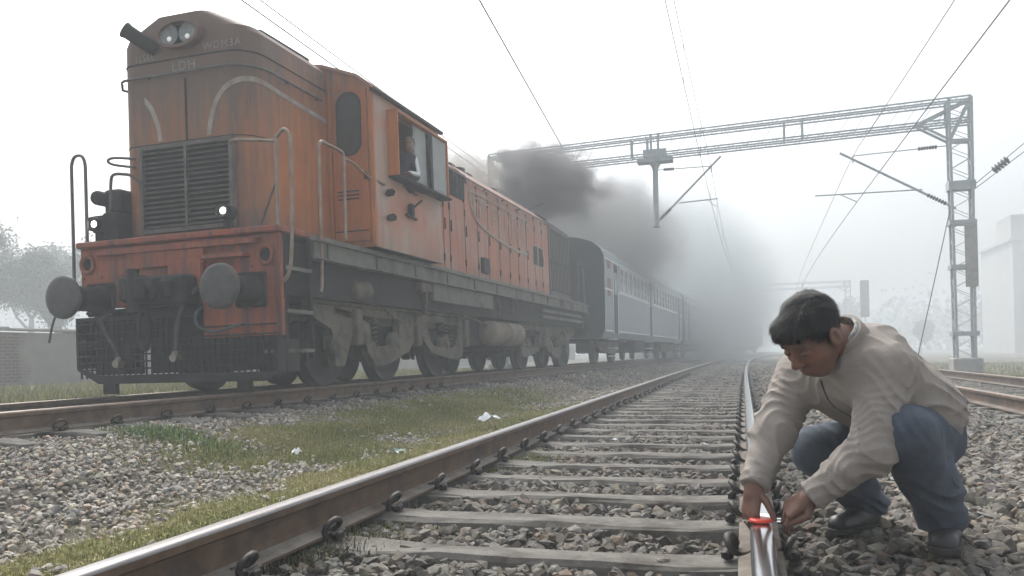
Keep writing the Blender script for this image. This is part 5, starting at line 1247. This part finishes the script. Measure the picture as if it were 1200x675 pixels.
def shoe(h,t,w):
    h=np.array(h);t=np.array(t)
    def up(P):
        d=cap_(P,h,t,w,w*.86); d=su(d,cap_(P,h+np.array([0,0,.045]),h*.6+t*.4+np.array([0,0,.022]),w*.9,w*.75),.03); return np.maximum(d,(h[2]-w*.55)-P[:,2])
    def sole(P):
        d=cap_(P*np.array([1,1,.4]),h*np.array([1,1,.4]),t*np.array([1,1,.4]),w*1.08,w*.96); return np.maximum(d,np.abs(P[:,2]-(h[2]-w*.62))-.011)
    return up,sole
def skin_col(V_):
    q=loc(V_); base=np.tile(np.array([.165,.080,.053]),(len(V_),1))
    face=(np.abs(q)<.16).all(1)
    def blob(c,r,col,a):
        w=np.exp(-(((q-np.array(c))/np.array(r))**2).sum(1))*a*face; return w,np.array(col)
    L_=[blob((.09,0,-.072),(.02,.03,.0085),(.20,.062,.045),.8)]
    for s in (-1,1): L_+=[blob((.092,s*.034,.024),(.03,.024,.0055),(.02,.015,.012),.95),blob((.098,s*.032,-.007),(.02,.017,.0038),(.03,.018,.014),.9),blob((.07,s*.045,-.03),(.03,.02,.02),(.29,.10,.055),.6)]
    L_+=[blob((.07,0,-.105),(.05,.05,.028),(.11,.06,.042),.5),blob((.095,0,-.056),(.02,.024,.006),(.03,.02,.016),.85),blob((.0,.07,-.075),(.05,.03,.03),(.12,.062,.042),.4),blob((.11,0,-.03),(.02,.02,.02),(.27,.095,.055),.5)]
    for w,c in L_: base=base*(1-w[:,None])+c*w[:,None]
    return base
m_skin=mat('skin',(.5,.5,.5),(.5,.5,.5),rough=.5,bump=.0004,bscale=220,spec=.45)
N=m_skin.node_tree.nodes; at=N.new('ShaderNodeAttribute'); at.attribute_name='tint'; m_skin.node_tree.links.new(at.outputs['Color'],N['Principled BSDF'].inputs['Base Color']); N['Principled BSDF'].inputs['Subsurface Weight'].default_value=.08; N['Principled BSDF'].inputs['Subsurface Radius'].default_value=(.01,.004,.002)
m_hair=mat('hair_black',(.009,.0075,.007),(.020,.016,.014),scale=60,rough=.62,bump=.0015,bscale=160,spec=.5,stretch=(1,1,.25))
m_jkt=mat('fleece_taupe',(.32,.285,.255),(.27,.238,.21),scale=18,rough=.95,bump=.0012,bscale=120)
m_shirt=mat('striped_shirt',(.55,.55,.52),(.16,.17,.17),scale=90,rough=.9,stretch=(1,1,.2))
m_jean=mat('blue_grey_trousers',(.082,.097,.124),(.062,.075,.098),scale=26,rough=.9,bump=.0008,bscale=200,c3=(.10,.115,.14),s3=5)
m_shoe=mat('shoe_black',(.022,.022,.024),(.04,.038,.036),scale=20,rough=.42,spec=.5)
m_sole2=mat('shoe_sole',(.03,.028,.026),(.07,.06,.05),scale=12,rough=.8)
man=empty('person',(.5,3.05,.08)); tag(man,'man in taupe jacket and blue trousers squatting at the bright rail, fixing a red disc','person')
def gbox(C,pad=.03):
    a=np.min([np.minimum(c[1],c[2]) for c in C],0)-pad; b_=np.max([np.maximum(c[1],c[2]) for c in C],0)+pad; return a,b_
def mk(name,parts,m,**k):
    o=np_obj(name,parts,m,parent=man,**k); o.location=-man.location; return o
fullbody=lambda P: su(su(cap_(P,NB,(.6,3.18,.5),.07,.1),cap_(P,J['shL'],J['elL'],.045,.038),.03),cap_(P,J['shR'],J['elR'],.045,.038),.03)
def body_all(P):
    d=su(head_sdf(P),fullbody(P),.03)
    for a,c in (('elL',WL),('elR',WR_)): d=su(d,cap_(P,J[a],c,.036,.025),.02)
    for a,c,e in (('hipL','knL','anL'),('hipR','knR','anR')): d=su(d,cap_(P,J[a],J[c],.07,.05),.03); d=su(d,cap_(P,J[c],J[e],.048,.035),.02)
    return d
hl_,hr_=hand_sdf(HL),hand_sdf(HR)
parts=[nets(head_sdf,HC-.155,HC+np.array([.16,.2,.16]),.0032),nets(lambda P:np.maximum(body_all(P),-np.maximum.reduce([HC[2]-.165+.0*P[:,0]-P[:,2],P[:,2]-(HC[2]+.2)])*0+(-9)) if False else body_all(P),(-.02,2.6,.1),(.82,3.5,.72),.010)]
lo,hi=gbox(HL); parts.append(nets(hl_,lo,hi,.0019)); lo,hi=gbox(HR); parts.append(nets(hr_,lo,hi,.0019))
mk('body',parts,m_skin,colfn=skin_col)
mk('hair',[nets(hair_sdf,HC-.15,HC+.16,.0028)],m_hair)
# loose strands combed forward and to the sides from a side parting
hv,_=nets(hair_sdf,HC-.15,HC+.16,.006); rg=np.random.default_rng(4)
n=16000; p=hv[rg.integers(0,len(hv),n)]+rg.normal(0,.0014,(n,3)); q=loc(p); e=.004
gr=np.stack([hair_sdf(p+np.eye(3)[i]*e)-hair_sdf(p-np.eye(3)[i]*e) for i in range(3)],-1); gr/=np.linalg.norm(gr,axis=1)[:,None]+1e-9
lf=np.stack([.55+.3*(q[:,0]>-.03)-.9*(q[:,0]<-.05),np.sign(q[:,1]-.03)*.75,-.55-.6*(np.abs(q[:,1])>.06)],-1)+rg.normal(0,.15,(n,3))
d=lf@HM.T; d-=gr*(d*gr).sum(1)[:,None]; d/=np.linalg.norm(d,axis=1)[:,None]+1e-9; sd=np.cross(d,gr); L_=rg.uniform(.012,.030,n)[:,None]; w_=rg.uniform(.00035,.0008,n)[:,None]; lift=rg.uniform(.0005,.0035,n)[:,None]
p0=p; p1=p+d*L_*.55+gr*lift; p2=p+d*L_+gr*lift*.4
vs=np.stack([p0-sd*w_,p0+sd*w_,p1+sd*w_*.8,p1-sd*w_*.8,p2],1).reshape(-1,3); base=(np.arange(n)*5)[:,None]
st=bpy.data.objects.new('hair_strands',np_mesh('hair_strands',vs,np.concatenate([base+np.array([0,1,2,3]),base+np.array([3,2,4])],1).ravel(),np.tile([4,3],n),m_hair)); link(st); st.parent=man; st.location=-man.location; tag(st,kind='stuff')
mk('jacket',[nets(jacket_sdf,(-.08,2.6,.24),(.84,3.46,.90),.0055)],m_jkt)
mk('jacket_collar',[nets(collar_sdf,NB-.16,NB+.16,.0028)],m_jkt)
mk('shirt_collar',[nets(shirt_sdf,NB-.16,NB+.16,.0026)],m_shirt)
mk('trousers',[nets(trousers_sdf,(.10,2.6,.1),(.86,3.56,.72),.006)],m_jean)
for h,t,w in (((.630,3.03,.155),(.600,2.91,.140),.050),((.440,3.385,.128),(.325,3.262,.118),.046)):
    u_,s_=shoe(h,t,w); lo=np.minimum(h,t)-.09; hi=np.maximum(h,t)+.11
    so=mk('shoe',[nets(u_,lo,hi,.0035)],m_shoe); o=np_obj('sole',[nets(s_,lo,hi,.0035)],m_sole2,parent=so)
def ray_surf(f,p,d,t0=.0,t1=.25):
    t=np.linspace(t0,t1,120); v=f(np.array(p)+t[:,None]*np.array(d)); k=np.where(v<0)[0]; return np.array(p)+t[k[0]]*np.array(d) if len(k) else None
zp=[]
for k in range(12):
    t=k/11; c=NB*(1-t)+np.array([.45,3.06,.47])*t; q=ray_surf(jacket_sdf,c+np.array(hf0)*.30,-np.array(hf0),0,.3)
    if q is not None: zp.append(tuple(q+np.array(hf0)*.001))
if len(zp)>3:
    b=MB(); b.tube(zp,.0035,6); z_=b.build('zip',m_shoe,man); z_.location=-man.location
# the red disc with its tin straps on the railhead
dt=empty('rail_detonator',(.046,2.80,.215)); tag(dt,'small flat red-orange disc with tin strap held on top of the bright rail','detonator')
b=MB(); b.lathe([(0,.012),(.030,.012),(.038,.008),(.038,.002),(.03,0),(0,0)],(0,-.02,.001),(0,0,1),n=28); b.build('disc',mat('red_lacquer',(.72,.07,.035),(.60,.06,.04),scale=20,rough=.4),dt)
m_tin=mat('tin_strap',(.75,.75,.76),None,rough=.3,metal=1)
b=MB(); b.box((-.046,-.030,-.004),(-.044,-.010,.004)); b.box((-.058,-.03,.003),(.058,-.01,.0045)); b.build('strap',m_tin,dt)
b=MB(); b.box((-.026,.015,.0005),(.030,.115,.0022)); b.box((.034,.02,-.004),(.062,.04,.004)); b.build('rail_gleam',mat('gleam_white',(.82,.83,.84),None,rough=.5),dt)  # white sheets stand for the bright gleam of railhead and strap
# ---- driver in the cab window (locomotive axes turned into the world by parenting)
def toL(P): return P
drv=empty('person',(1.28,2.9,2.85),parent=None); drv.matrix_world=loco.matrix_world@Matrix.Translation((1.50,3.0,2.80)); tag(drv,'locomotive driver in dark jacket with white sleeve stripe leaning at the cab window','person')
dhead=lambda P:su(su(ell(P,(.06,-.02,.53),(.078,.095,.115)),ell(P,(.07,-.06,.48),(.055,.06,.07)),.03),cap_(P,(.08,-.115,.50),(.08,-.125,.485),.012,.014),.015)
def dbody(P):
    d=su(dhead(P),cap_(P,(.04,.0,.46),(.0,.02,.30),.05,.06),.03); d=su(d,cap_(P,(.12,-.30,.045),(.20,-.33,.04),.03,.022),.01)
    for k in range(4): d=su(d,cap_(P,(.19,-.355+.02*k,.045),(.235,-.36+.022*k,.02),.009,.008),.005)
    d=su(d,cap_(P,(.18,-.31,.05),(.20,-.275,.055),.01,.009),.006); d=su(d,cap_(P,(.0,.02,.30),(.09,.06,.28),.05,.035),.02); return su(su(d,cap_(P,(.09,.06,.28),(.15,.0,.06),.035,.03),.02),cap_(P,(.15,.0,.06),(.13,-.29,.05),.03,.024),.02)
def dcol(V_):
    c=np.tile(np.array([.20,.10,.065]),(len(V_),1)); e=(V_[:,2]>.515)&(V_[:,2]<.53)&(V_[:,1]<-.07); c[e]*=.4; return c
o=np_obj('body',[nets(dbody,(-.12,-.42,-.05),(.30,.15,.70),.007)],m_skin,parent=drv,colfn=dcol)
np_obj('hair',[nets(lambda P:np.maximum(ell(P,(.055,.0,.555),(.088,.098,.105)),(.56-.5*(P[:,1]+.02).clip(0)-P[:,2])*.9),(-.1,-.2,.4),(.2,.2,.72),.007)],m_hair,parent=drv)
dj=lambda P:su(su(cap_(P,(-.10,.10,.0),(-.02,.06,.30),.17,.14),cap_(P,(.06,.04,.33),(-.12,.1,.35),.075,.075),.06),su(cap_(P,(.09,.06,.31),(.15,.0,.06),.062,.052),cap_(P,(.15,.0,.06),(.13,-.28,.05),.050,.036),.03),.03)-.004*fold(P,9,1,(.2,.3,1))
m_dj=mat('dark_jacket',(.035,.037,.05),(.05,.05,.065),scale=10,rough=.8)
np_obj('jacket',[nets(dj,(-.36,-.36,-.2),(.28,.36,.50),.009)],m_dj,parent=drv)
np_obj('sleeve_stripe',[nets(lambda P:su(cap_(P,(.125,.05,.33),(.188,.0,.10),.034,.032),cap_(P,(.188,-.03,.08),(.175,-.26,.065),.032,.026),.02),(.0,-.34,-.02),(.30,.15,.42),.007)],m_cwhite,parent=drv)
# ------------------------------------------------------------------ haze
m_haze=bpy.data.materials.new('haze'); m_haze.use_nodes=True; N=m_haze.node_tree.nodes; L=m_haze.node_tree.links
N.remove(N['Principled BSDF']); pv=N.new('ShaderNodeVolumePrincipled'); pv.inputs['Color'].default_value=(.805,.85,.875,1)
pv.inputs['Density'].default_value=.0095; pv.inputs['Anisotropy'].default_value=.0
L.new(pv.outputs[0],N['Material Output'].inputs['Volume'])
b=MB(); b.box((-520,-220,-1.4),(520,520,13)); hz=b.build('haze',m_haze); tag(hz,kind='stuff')
